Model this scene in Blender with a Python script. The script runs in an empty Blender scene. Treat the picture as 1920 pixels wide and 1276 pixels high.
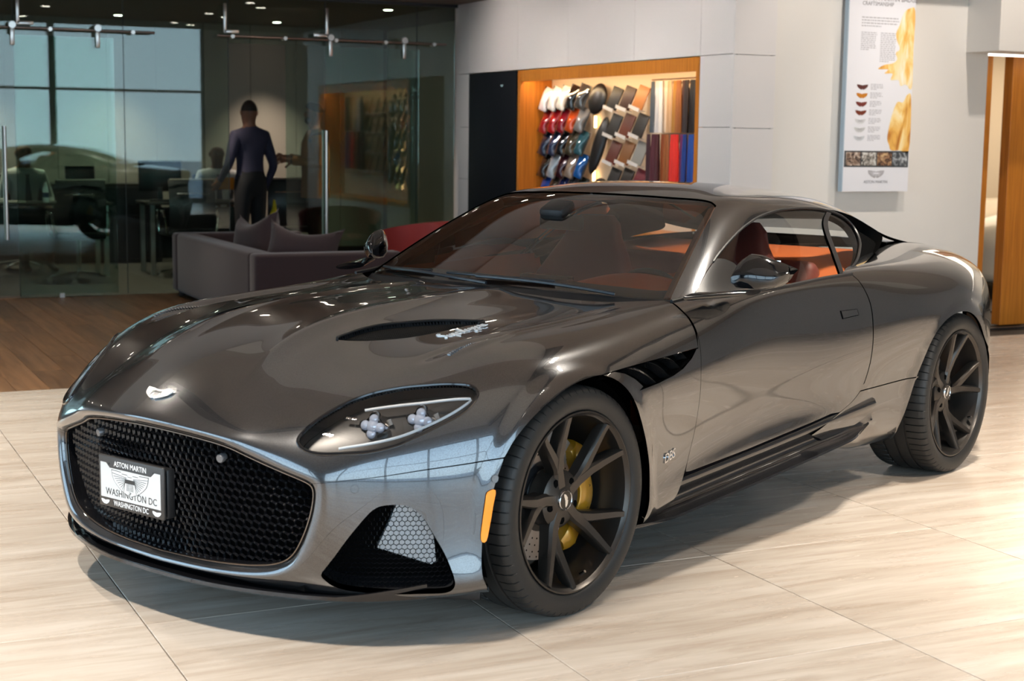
import bpy, bmesh, math, random
import numpy as np
from mathutils import Vector, Matrix, Euler
from mathutils.geometry import delaunay_2d_cdt
random.seed(7); np.random.seed(7)
C=bpy.context.scene.collection
R=math.radians
# ---------------------------------------------------------------- camera, world, light, exposure
# The room is axis aligned: +Y runs from the camera side to the glass office, +X to the right; metres, floor at z = 0.
CAR_YAW=R(205.33)
def car2room(x,y,z=0.0):
    c,s=math.cos(CAR_YAW),math.sin(CAR_YAW); return Vector((c*x-s*y,s*x+c*y,z))
CAMP=car2room(3.7127,3.7003,1.4669)
cam_d=bpy.data.cameras.new('camera'); cam=bpy.data.objects.new('camera',cam_d); C.objects.link(cam)
cam_d.sensor_width=36.0; cam_d.lens=36.0*2888.3/1920.0; cam_d.clip_start=.05; cam_d.clip_end=200
def aim(yaw,pitch,roll):
    f=Vector((math.cos(yaw)*math.cos(pitch),math.sin(yaw)*math.cos(pitch),math.sin(pitch)))
    r=Vector((math.sin(yaw),-math.cos(yaw),0)); u=r.cross(f)
    r2=r*math.cos(roll)+u*math.sin(roll); u2=u*math.cos(roll)-r*math.sin(roll)
    return Matrix((r2,u2,-f)).transposed()
cam.matrix_world=Matrix.Translation(CAMP)@aim(-2.4580+CAR_YAW,-.1316,.0130).to_4x4()
cam_d.dof.use_dof=True; cam_d.dof.focus_distance=5.6; cam_d.dof.aperture_fstop=4.5
bpy.context.scene.camera=cam
vs=bpy.context.scene.view_settings
vs.view_transform='Standard'; vs.look='None'; vs.gamma=1.0; vs.use_curve_mapping=False; vs.exposure=0.0
SKY=6.6; TRK=640.0; DWN=52.0; WASH=90.0; OFF=220.0; PWASH=165.0; NICHE=12.0; DOORW=150.0   # light levels: sky, track spots, soffit downlights, wall washers, office, poster wall, niche, next room
bpy.context.scene.cycles.max_bounces=8
bpy.context.scene.cycles.caustics_reflective=False; bpy.context.scene.cycles.caustics_refractive=False
bpy.context.scene.cycles.sample_clamp_indirect=6.0
# world: pale overcast sky, seen only through the front windows
w=bpy.data.worlds.new('sky'); bpy.context.scene.world=w; w.use_nodes=True
_nt=w.node_tree; _bg=_nt.nodes['Background']; _tc=_nt.nodes.new('ShaderNodeTexCoord'); _sp=_nt.nodes.new('ShaderNodeSeparateXYZ'); _rp=_nt.nodes.new('ShaderNodeValToRGB')
_nt.links.new(_tc.outputs['Generated'],_sp.inputs[0]); _nt.links.new(_sp.outputs[2],_rp.inputs[0]); _nt.links.new(_rp.outputs[0],_bg.inputs[0])
_rp.color_ramp.elements[0].position=0.0; _rp.color_ramp.elements[0].color=(.62,.74,.86,1); _rp.color_ramp.elements[1].position=.7; _rp.color_ramp.elements[1].color=(.34,.52,.78,1)
_bg.inputs[1].default_value=SKY
def area(name,loc,size,energy,col,direction,portal=False,spread=180):
    L=bpy.data.lights.new(name,'AREA'); L.shape='RECTANGLE'; L.size,L.size_y=size; L.energy=energy; L.color=col; L.spread=R(spread)
    if portal: L.cycles.is_portal=True
    o=bpy.data.objects.new(name,L); C.objects.link(o); o.location=loc; o.rotation_euler=Vector(direction).to_track_quat('-Z','Y').to_euler(); return o
area('window_portal_side',(-6.95,-2.5,1.98),(13.0,3.8),1,(1,1,1),(1,0,0),True)
area('window_portal',(-2.0,-8.95,1.98),(16.0,3.8),1,(1,1,1),(0,1,0),True)
# ---------------------------------------------------------------- materials
MATS={}
def mat(name,col=(.8,.8,.8),rough=.5,metal=0.0,spec=.5,coat=0.0,coat_rough=.03,trans=0.0,ior=1.45,emit=None,estr=0.0,alpha=1.0,sheen=0.0,build=None):
    if name in MATS: return MATS[name]
    m=bpy.data.materials.new(name); m.use_nodes=True; nt=m.node_tree; b=nt.nodes['Principled BSDF']
    b.inputs['Base Color'].default_value=(*col,1); b.inputs['Roughness'].default_value=rough; b.inputs['Metallic'].default_value=metal
    b.inputs['Specular IOR Level'].default_value=spec; b.inputs['Coat Weight'].default_value=coat; b.inputs['Coat Roughness'].default_value=coat_rough
    b.inputs['Transmission Weight'].default_value=trans; b.inputs['IOR'].default_value=ior; b.inputs['Alpha'].default_value=alpha
    b.inputs['Sheen Weight'].default_value=sheen
    if emit is not None: b.inputs['Emission Color'].default_value=(*emit,1); b.inputs['Emission Strength'].default_value=estr
    if build: build(nt,b)
    MATS[name]=m; return m
def N(nt,t,**k):
    n=nt.nodes.new(t)
    for a,v in k.items():
        if a.startswith('i_'): n.inputs[a[2:].replace('_',' ')].default_value=v
        else: setattr(n,a,v)
    return n
def ramp(nt,stops,interp='LINEAR'):
    n=nt.nodes.new('ShaderNodeValToRGB'); e=n.color_ramp.elements; n.color_ramp.interpolation=interp
    while len(e)<len(stops): e.new(.5)
    for k,(p,c) in zip(e,stops): k.position=p; k.color=(*c,1) if len(c)==3 else c
    return n
def thin_glass(name,tint=(.9,.95,.93),refl=1.0,dark=1.0,ior=1.5):
    """a clear pane: see-through with Fresnel reflections, no refraction, light passes"""
    m=bpy.data.materials.new(name); m.use_nodes=True; nt=m.node_tree; nt.nodes.clear()
    o=N(nt,'ShaderNodeOutputMaterial'); mx=N(nt,'ShaderNodeMixShader'); fr=N(nt,'ShaderNodeFresnel'); fr.inputs['IOR'].default_value=ior
    t=N(nt,'ShaderNodeBsdfTransparent'); t.inputs['Color'].default_value=tuple(x*dark for x in tint)+(1,)
    g=N(nt,'ShaderNodeBsdfGlossy'); g.inputs['Roughness'].default_value=.0; g.inputs['Color'].default_value=(refl,refl,refl,1)
    nt.links.new(fr.outputs[0],mx.inputs[0]); nt.links.new(t.outputs[0],mx.inputs[1]); nt.links.new(g.outputs[0],mx.inputs[2]); nt.links.new(mx.outputs[0],o.inputs[0])
    MATS[name]=m; return m
# ---------------------------------------------------------------- objects
def link(o,parent=None):
    C.objects.link(o)
    if parent is not None: o.parent=parent
    return o
def tag(o,label=None,cat=None,group=None,kind=None):
    if label: o['label']=label
    if cat: o['category']=cat
    if group: o['group']=group
    if kind: o['kind']=kind
    return o
def empty(name,loc=(0,0,0),rz=0.0,label=None,cat=None,group=None,parent=None):
    o=bpy.data.objects.new(name,None); o.empty_display_size=.1; o.location=loc; o.rotation_euler=(0,0,rz); link(o,parent); return tag(o,label,cat,group)
def mesh_obj(name,V,F,m,parent=None,smooth=False,normals=None,angle=None):
    me=bpy.data.meshes.new(name); me.from_pydata([tuple(v) for v in V],[],[tuple(f) for f in F])
    if m is not None:
        for mm in (m if isinstance(m,(list,tuple)) else [m]): me.materials.append(mm)
    me.update()
    if smooth or normals is not None: me.polygons.foreach_set('use_smooth',[True]*len(me.polygons))
    if normals is not None: me.normals_split_custom_set_from_vertices([tuple(n) for n in normals])
    elif angle is not None: me.set_sharp_from_angle(angle=R(angle))
    return link(bpy.data.objects.new(name,me),parent)
def copy_tree(o,parent=None):
    c=o.copy(); C.objects.link(c); c.parent=parent
    if parent is not None: c.matrix_parent_inverse=o.matrix_parent_inverse.copy()
    for ch in list(o.children): copy_tree(ch,c)
    return c
class MB:
    """collects shapes and links them as ONE mesh object"""
    def __init__(s): s.V=[]; s.F=[]; s.S=[]; s.M=[]
    def add(s,V,F,sm=False,mi=0):
        n=len(s.V); s.V+= [tuple(map(float,v)) for v in V]; s.F+=[tuple(int(i)+n for i in f) for f in F]; s.S+=[sm]*len(F); s.M+=[mi]*len(F); return s
    def box(s,c,d,rot=None,bev=0.0,mi=0):
        x,y,z=[a/2 for a in d]; c=Vector(c)
        if bev>0: return s.rbox(c,d,bev,rot,mi)
        P=[Vector((i*x,j*y,k*z)) for i in (-1,1) for j in (-1,1) for k in (-1,1)]
        if rot is not None: P=[rot@p for p in P]
        return s.add([p+c for p in P],[(0,1,3,2),(4,6,7,5),(0,4,5,1),(2,3,7,6),(0,2,6,4),(1,5,7,3)],mi=mi)
    def rbox(s,c,d,r,rot=None,mi=0,n=2,sm=True):
        bm=bmesh.new(); bmesh.ops.create_cube(bm,size=1.0); bmesh.ops.scale(bm,vec=Vector(d),verts=bm.verts)
        bmesh.ops.bevel(bm,geom=list(bm.edges),offset=min(r,min(d)*.49),segments=n,profile=.5,affect='EDGES')
        P=[v.co.copy() for v in bm.verts]; bm.verts.index_update(); F=[[v.index for v in f.verts] for f in bm.faces]; bm.free()
        if rot is not None: P=[rot@p for p in P]
        return s.add([p+Vector(c) for p in P],F,sm=sm,mi=mi)
    def tube(s,path,r,n=10,cap=True,mi=0,flat=None,closed=False):
        P=[Vector(p) for p in path]; m=len(P); rr=r if isinstance(r,(list,tuple)) else [r]*m; V=[];F=[]
        up=None
        for i in range(m):
            a=P[(i-1)%m] if closed or i>0 else P[0]; b=P[(i+1)%m] if closed or i<m-1 else P[-1]
            t=(b-a).normalized()
            if up is None: up=Vector((0,0,1)) if abs(t.z)<.9 else Vector((1,0,0))
            u=(up-t*up.dot(t)).normalized(); w=t.cross(u); up=u
            fa=flat if flat else 1.0
            for k in range(n):
                an=2*math.pi*k/n; V.append(P[i]+u*(math.cos(an)*rr[i]*fa)+w*(math.sin(an)*rr[i]))
        for i in range(m if closed else m-1):
            for k in range(n):
                j=(i+1)%m; F.append((i*n+k,i*n+(k+1)%n,j*n+(k+1)%n,j*n+k))
        if cap and not closed: F+= [tuple(range(n))[::-1],tuple((m-1)*n+k for k in range(n))]
        return s.add(V,F,sm=True,mi=mi)
    def lathe(s,prof,n=48,axis='z',c=(0,0,0),mi=0,sm=True,closed=False):
        """prof: list of (radius, height)"""
        V=[];F=[];m=len(prof)
        for r,h in prof:
            for k in range(n):
                a=2*math.pi*k/n; p=(r*math.cos(a),r*math.sin(a),h)
                if axis=='y': p=(p[0],p[2],p[1])
                elif axis=='x': p=(p[2],p[0],p[1])
                V.append((p[0]+c[0],p[1]+c[1],p[2]+c[2]))
        for i in range(m if closed else m-1):
            j=(i+1)%m
            for k in range(n):
                f=(i*n+k,i*n+(k+1)%n,j*n+(k+1)%n,j*n+k); F.append(f if axis!='y' else f[::-1])
        return s.add(V,F,sm=sm,mi=mi)
    def prism(s,poly,d,M=None,mi=0,sm=False):
        """poly in local xy, extruded 0..d in local z, then placed by matrix M"""
        n=len(poly); V=[Vector((x,y,0)) for x,y in poly]+[Vector((x,y,d)) for x,y in poly]
        if M is not None: V=[M@v for v in V]
        F=[tuple(range(n))[::-1],tuple(range(n,2*n))]+[(i,(i+1)%n,n+(i+1)%n,n+i) for i in range(n)]
        return s.add(V,F,mi=mi,sm=sm)
    def grid(s,P,mi=0,sm=True,wrap=False):
        a=len(P); b=len(P[0]); V=[q for row in P for q in row]; F=[]
        for i in range(a-1):
            for j in range(b if wrap else b-1): F.append((i*b+j,i*b+(j+1)%b,(i+1)*b+(j+1)%b,(i+1)*b+j))
        return s.add(V,F,sm=sm,mi=mi)
    def ell(s,c,r,n=16,m=10,rot=None,mi=0):
        V=[];F=[]
        for i in range(m+1):
            th=math.pi*i/m
            for k in range(n):
                p=Vector((r[0]*math.sin(th)*math.cos(2*math.pi*k/n),r[1]*math.sin(th)*math.sin(2*math.pi*k/n),r[2]*math.cos(th)))
                if rot is not None: p=rot@p
                V.append(p+Vector(c))
        for i in range(m):
            for k in range(n): F.append((i*n+k,(i+1)*n+k,(i+1)*n+(k+1)%n,i*n+(k+1)%n))
        return s.add(V,F,sm=True,mi=mi)
    def build(s,name,m,parent=None,angle=40,fix=True):
        me=bpy.data.meshes.new(name); me.from_pydata(s.V,[],s.F)
        for mm in (m if isinstance(m,(list,tuple)) else [m]): me.materials.append(mm)
        me.polygons.foreach_set('use_smooth',s.S); me.polygons.foreach_set('material_index',s.M); me.update()
        if fix:
            bm=bmesh.new(); bm.from_mesh(me); bmesh.ops.recalc_face_normals(bm,faces=bm.faces); bm.to_mesh(me); bm.free()
        if angle and any(s.S): me.set_sharp_from_angle(angle=R(angle))
        return link(bpy.data.objects.new(name,me),parent)
def spl(P,n):
    """Catmull-Rom through the points, n samples in all (open)"""
    P=np.array(P,float); d=np.r_[0,np.cumsum(np.linalg.norm(np.diff(P,axis=0),axis=1))]; t=np.linspace(0,d[-1],n)
    m=np.zeros_like(P); m[1:-1]=(P[2:]-P[:-2])/(d[2:]-d[:-2])[:,None]; m[0]=(P[1]-P[0])/(d[1]-d[0]); m[-1]=(P[-1]-P[-2])/(d[-1]-d[-2])
    k=np.clip(np.searchsorted(d,t,side='right')-1,0,len(d)-2); h=(d[k+1]-d[k]); s=((t-d[k])/h)[:,None]; h=h[:,None]
    return (2*s**3-3*s**2+1)*P[k]+(s**3-2*s**2+s)*h*m[k]+(-2*s**3+3*s**2)*P[k+1]+(s**3-s**2)*h*m[k+1]
def text_mesh(name,body,size,m,parent=None,ext=.0008,align='CENTER',font=None,spacing=1.0,shear=0.0,xs=1.0,res=3):
    """a line of raised lettering in local XY, facing +Z, centred on its own origin"""
    cu=bpy.data.curves.new(name,'FONT'); cu.body=body; cu.size=size; cu.extrude=ext; cu.align_x=align; cu.align_y='CENTER'; cu.resolution_u=res; cu.space_character=spacing; cu.shear=shear
    o=bpy.data.objects.new(name,cu); C.objects.link(o); dg=bpy.context.evaluated_depsgraph_get(); me=bpy.data.meshes.new_from_object(o.evaluated_get(dg))
    bpy.data.objects.remove(o); bpy.data.curves.remove(cu)
    if xs!=1.0: me.transform(Matrix.Diagonal((xs,1,1,1)))
    me.materials.clear(); me.materials.append(m); return link(bpy.data.objects.new(name,me),parent)
def frame_at(p,xd,nd):
    """matrix with local X along xd, local Z along nd, origin p"""
    z=Vector(nd).normalized(); x=Vector(xd); x=(x-z*x.dot(z)).normalized(); y=z.cross(x)
    M=Matrix((x,y,z)).transposed().to_4x4(); M.translation=Vector(p); return M
def paint_nodes(nt,b):
    # metallic flake: tiny cells that tilt the base reflection a little, under a smooth clear coat
    tc=N(nt,'ShaderNodeTexCoord'); vo=N(nt,'ShaderNodeTexNoise'); vo.inputs['Scale'].default_value=420; vo.inputs['Detail'].default_value=1
    nt.links.new(tc.outputs['Object'],vo.inputs['Vector'])
    rp=ramp(nt,[(.3,(.060,.061,.064)),(.7,(.108,.109,.114))]); sp=N(nt,'ShaderNodeSeparateColor'); nt.links.new(vo.outputs['Color'],sp.inputs[0])
    nt.links.new(sp.outputs[0],rp.inputs[0]); nt.links.new(rp.outputs[0],b.inputs['Base Color'])
PAINT=mat('grey_metallic_paint',(.13,.13,.135),.21,.88,coat=1.0,coat_rough=.015,build=paint_nodes); PAINT.node_tree.nodes['Principled BSDF'].inputs['Coat IOR'].default_value=1.75
GLOSSBLACK=mat('gloss_black',(.006,.006,.007),.08,0,coat=.6)
SATINBLACK=mat('satin_black',(.012,.012,.013),.38)
RUBBER=mat('tyre_rubber',(.020,.019,.018),.48,spec=.4)
DARK=mat('dark_void',(.004,.004,.004),.9,spec=0)
CHROME=mat('chrome',(.82,.83,.85),.07,1.0)
BRUSHED=mat('brushed_steel',(.62,.60,.57),.32,1.0)
CARGLASS=thin_glass('car_glass',(.92,.95,.93),1.0,1.0,1.5)
# ---------------------------------------------------------------- car body surfaces (car frame: x forward from front axle, y left, z up)
def bs_w(t):
    return np.stack([(1-t)**3, 3*t**3-6*t**2+4, -3*t**3+3*t**2+3*t+1, t**3], -1)/6.0
class Surf:
    """cubic B-spline sheet over a grid of control points G[station][rail]; rail 0 mirrors over y=0 when sym"""
    def __init__(s, G, sym=True, fit=2, k=0.85, disp=None):
        s.T=np.array(G,float); s.nu,s.nv=s.T.shape[:2]; s.sym=sym; s.disp=None
        s.C=s.T.copy()
        for _ in range(fit):
            U,V=np.meshgrid(np.arange(s.nu,dtype=float),np.arange(s.nv,dtype=float),indexing='ij')
            s.C=s.C+k*(s.T-s.raw(U.ravel(),V.ravel()).reshape(s.T.shape))
        s.disp=disp
    def pad(s):
        C=s.C
        C=np.concatenate([2*C[:1]-C[1:2],C,2*C[-1:]-C[-2:-1]],0)
        a=C[:,1:2]*np.array([1,-1,1.]) if s.sym else 2*C[:,:1]-C[:,1:2]
        return np.concatenate([a,C,2*C[:,-1:]-C[:,-2:-1]],1)
    def raw(s,u,v):
        P=s.pad(); u=np.clip(u,0,s.nu-1); v=np.clip(v,0,s.nv-1)
        i=np.minimum(u.astype(int),s.nu-2); j=np.minimum(v.astype(int),s.nv-2)
        wu=bs_w(u-i); wv=bs_w(v-j)
        o=np.zeros((len(u),3))
        for a in range(4):
            for b in range(4): o+=(wu[:,a]*wv[:,b])[:,None]*P[i+a,j+b]
        return o
    def nrm0(s,u,v,f,e=2e-3):
        ua,ub=np.clip(u-e,0,s.nu-1),np.clip(u+e,0,s.nu-1); va,vb=np.clip(v-e,0,s.nv-1),np.clip(v+e,0,s.nv-1)
        n=np.cross(f(ub,v)-f(ua,v),f(u,vb)-f(u,va)); n/=np.linalg.norm(n,axis=1,keepdims=True)+1e-12
        return n
    def ev(s,u,v):
        u=np.asarray(u,float); v=np.asarray(v,float)
        p=s.raw(u,v)
        if s.disp is not None: p=p+s.sign*s.disp(u,v,p)[:,None]*s.nrm0(u,v,s.raw)
        return p
    sign=1.0
    def nrm(s,u,v):
        return s.sign*s.nrm0(np.asarray(u,float),np.asarray(v,float),s.ev)
    def near(s,q,ulim=None,vlim=None,axes=(0,1,2),it=12,n=(240,160)):
        """(u,v) of the surface points nearest to q, comparing only the given axes"""
        ulim=ulim or (0,s.nu-1); vlim=vlim or (0,s.nv-1)
        U,V=np.meshgrid(np.linspace(*ulim,n[0]),np.linspace(*vlim,n[1]),indexing='ij'); U=U.ravel(); V=V.ravel()
        S=s.ev(U,V)[:,axes]; q=np.atleast_2d(q).astype(float); out=[]
        for a in q:
            k=((S-a)**2).sum(1).argmin(); out.append((U[k],V[k]))
        uv=np.array(out)
        for _ in range(it):
            e=1e-3; p=s.ev(uv[:,0],uv[:,1])[:,axes]
            du=(s.ev(uv[:,0]+e,uv[:,1])[:,axes]-p)/e; dv=(s.ev(uv[:,0],uv[:,1]+e)[:,axes]-p)/e
            r=q-p
            a11=(du*du).sum(1)+1e-9;a12=(du*dv).sum(1);a22=(dv*dv).sum(1)+1e-9
            b1=(du*r).sum(1);b2=(dv*r).sum(1); det=a11*a22-a12*a12+1e-12
            st=np.stack([(b1*a22-b2*a12)/det,(a11*b2-a12*b1)/det],1)
            uv=uv+np.clip(st,-.3,.3)
            uv[:,0]=np.clip(uv[:,0],*ulim); uv[:,1]=np.clip(uv[:,1],*vlim)
        return uv
def X(x,*yz): return [(x,y,z) for y,z in yz]
BODY=[
 [(.912,0,.607),(.872,.285,.585),(.845,.375,.560),(.818,.47,.530),(.795,.54,.508),(.776,.584,.490),(.770,.597,.462),(.774,.585,.39),(.784,.545,.30),(.797,.465,.236),(.835,.25,.211),(.846,0,.204)],
 [(.928,0,.630),(.889,.295,.606),(.862,.388,.580),(.833,.487,.548),(.808,.562,.524),(.787,.610,.505),(.780,.624,.468),(.785,.612,.385),(.795,.572,.287),(.812,.487,.214),(.852,.26,.187),(.863,0,.180)],
 [(.890,0,.662),(.852,.300,.642),(.826,.412,.622),(.795,.522,.597),(.764,.605,.570),(.735,.668,.538),(.716,.698,.490),(.720,.694,.40),(.732,.660,.272),(.757,.56,.180),(.81,.28,.160),(.82,0,.155)],
 [(.755,0,.748),(.720,.250,.741),(.695,.410,.706),(.676,.565,.690),(.648,.665,.662),(.620,.752,.612),(.598,.805,.512),(.60,.803,.40),(.62,.785,.262),(.648,.72,.155),(.70,.35,.145),(.70,0,.145)],
 [(.54,0,.842),(.518,.220,.842),(.495,.385,.800),(.477,.600,.782),(.456,.720,.760),(.434,.832,.706),(.418,.903,.556),(.42,.912,.42),(.432,.910,.27),(.455,.888,.150),(.50,.5,.14),(.50,0,.14)],
 [(.27,0,.895),(.26,.205,.893),(.25,.385,.846),(.24,.62,.840),(.23,.756,.833),(.22,.876,.778),(.22,.958,.635),(.22,.968,.45),(.22,.955,.28),(.22,.92,.16),(.22,.5,.14),(.22,0,.14)],
 X(0,(0,.914),(.20,.911),(.43,.866),(.64,.860),(.765,.858),(.882,.808),(.966,.685),(.978,.50),(.962,.31),(.90,.19),(.5,.14),(0,.14)),
 X(-.3,(0,.923),(.195,.921),(.46,.882),(.645,.874),(.765,.874),(.882,.828),(.958,.70),(.958,.52),(.948,.33),(.925,.21),(.6,.15),(0,.15)),
 [(-.60,0,.928),(-.62,.19,.926),(-.65,.47,.907),(-.66,.63,.899),(-.66,.765,.896),(-.66,.868,.848),(-.66,.925,.71),(-.66,.922,.54),(-.66,.915,.37),(-.66,.905,.24),(-.66,.6,.16),(-.66,0,.16)],
 X(-1.1,(0,.93),(.25,.93),(.5,.93),(.72,.93),(.845,.925),(.886,.865),(.905,.73),(.904,.57),(.897,.41),(.888,.28),(.6,.17),(0,.17)),
 X(-1.6,(0,.94),(.25,.94),(.5,.94),(.72,.94),(.848,.936),(.886,.872),(.905,.74),(.908,.585),(.902,.43),(.89,.29),(.6,.18),(0,.18)),
 X(-2.05,(0,.96),(.25,.96),(.5,.96),(.70,.96),(.825,.952),(.893,.890),(.925,.765),(.926,.61),(.905,.44),(.872,.22),(.6,.19),(0,.19)),
 X(-2.45,(0,1.0),(.25,1.0),(.45,.995),(.63,.985),(.775,.960),(.898,.900),(.968,.785),(.962,.63),(.922,.45),(.875,.21),(.6,.19),(0,.19)),
 X(-2.85,(0,1.02),(.25,1.02),(.45,1.01),(.61,.993),(.755,.957),(.893,.890),(.974,.775),(.985,.62),(.978,.45),(.95,.25),(.6,.19),(0,.19)),
 X(-3.2,(0,1.0),(.25,1.0),(.45,.995),(.60,.982),(.730,.943),(.848,.872),(.905,.755),(.920,.60),(.932,.44),(.90,.25),(.6,.2),(0,.2)),
 X(-3.50,(0,.975),(.25,.973),(.45,.962),(.58,.94),(.685,.900),(.765,.832),(.80,.725),(.805,.58),(.795,.43),(.75,.26),(.6,.22),(0,.22)),
 [(-3.76,0,.945),(-3.75,.25,.94),(-3.73,.43,.925),(-3.70,.53,.900),(-3.67,.60,.860),(-3.65,.645,.795),(-3.64,.66,.70),(-3.65,.66,.57),(-3.65,.65,.43),(-3.63,.62,.28),(-3.65,.5,.25),(-3.65,0,.25)],
 [(-3.80,0,.90),(-3.79,.25,.895),(-3.77,.42,.875),(-3.75,.50,.85),(-3.73,.55,.81),(-3.71,.58,.75),(-3.70,.59,.67),(-3.71,.59,.56),(-3.71,.58,.44),(-3.68,.56,.30),(-3.70,.45,.27),(-3.70,0,.27)],
]
def smooth01(t): t=np.clip(t,0,1); return t*t*(3-2*t)
def body_disp(u,v,p):
    d=np.zeros(len(u))
    # centre bonnet crease on rail 1, fading in behind the nose and out at the cowl
    w=smooth01((u-2.6)/1.6)*smooth01((8.3-u)/1.4)
    d+=w*(.013*np.clip(1-np.abs(v-1)/.40,0,1)**2)
    # gill channel just inboard of the ridge at v=3.5
    w=smooth01((u-4.2)/1.0)*smooth01((8.0-u)/1.2)
    t=v-3.45
    d+=w*(-.014*np.exp(-((t+.17)/.13)**2)+.006*np.exp(-((t-.12)/.16)**2))
    # rolled flares round the wheel openings
    sd=smooth01((v-4.6)/.8)
    for xc,r0 in ((.01,.398),(-2.79,.405)):
        r=np.hypot(p[:,0]-xc,p[:,2]-.345); d+=sd*.007*smooth01(1-(r-r0)/.05)*(r>r0-.06)
    return d
body=Surf(BODY,disp=body_disp)
GREEN=[
 [(-.545,0,.930),(-.575,.25,.928),(-.645,.48,.920),(-.735,.65,.908),(-.800,.735,.902),(-.835,.775,.893),(-.86,.805,.887),(-.88,.835,.882),(-.90,.865,.875)],
 [(-.76,0,1.032),(-.79,.24,1.030),(-.86,.45,1.016),(-.955,.60,1.028),(-1.015,.678,1.024),(-1.05,.722,1.008),(-1.075,.754,.980),(-1.09,.804,.922),(-1.10,.862,.875)],
 [(-1.01,0,1.145),(-1.035,.23,1.142),(-1.10,.42,1.136),(-1.19,.55,1.146),(-1.25,.618,1.138),(-1.285,.660,1.115),(-1.31,.700,1.070),(-1.335,.775,.970),(-1.35,.862,.878)],
 [(-1.30,0,1.245),(-1.32,.22,1.241),(-1.375,.38,1.234),(-1.445,.50,1.236),(-1.495,.563,1.222),(-1.525,.610,1.195),(-1.55,.652,1.136),(-1.57,.755,1.010),(-1.58,.862,.882)],
 [(-1.70,0,1.288),(-1.71,.21,1.284),(-1.73,.38,1.268),(-1.76,.50,1.243),(-1.79,.562,1.221),(-1.81,.61,1.192),(-1.82,.655,1.142),(-1.83,.755,1.025),(-1.83,.862,.885)],
 [(-2.15,0,1.268),(-2.15,.20,1.264),(-2.15,.37,1.252),(-2.15,.49,1.230),(-2.15,.56,1.204),(-2.15,.612,1.168),(-2.15,.652,1.115),(-2.15,.74,1.02),(-2.15,.845,.90)],
 [(-2.50,0,1.215),(-2.50,.2,1.212),(-2.5,.36,1.200),(-2.5,.47,1.178),(-2.5,.55,1.148),(-2.5,.608,1.108),(-2.5,.652,1.06),(-2.5,.71,.995),(-2.5,.80,.92)],
 [(-2.85,0,1.115),(-2.85,.19,1.112),(-2.85,.34,1.10),(-2.85,.45,1.077),(-2.85,.535,1.048),(-2.85,.598,1.018),(-2.85,.64,.992),(-2.85,.685,.965),(-2.85,.73,.935)],
 [(-3.2,0,1.012),(-3.2,.19,1.012),(-3.2,.33,1.008),(-3.2,.45,1.0),(-3.2,.53,.985),(-3.2,.58,.968),(-3.2,.61,.955),(-3.2,.64,.94),(-3.2,.67,.92)],
]
green=Surf(GREEN)
body.sign=np.sign(body.nrm0(np.array([6.]),np.array([.3]),body.raw)[0,2]); green.sign=np.sign(green.nrm0(np.array([4.]),np.array([.3]),green.raw)[0,2])
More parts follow.
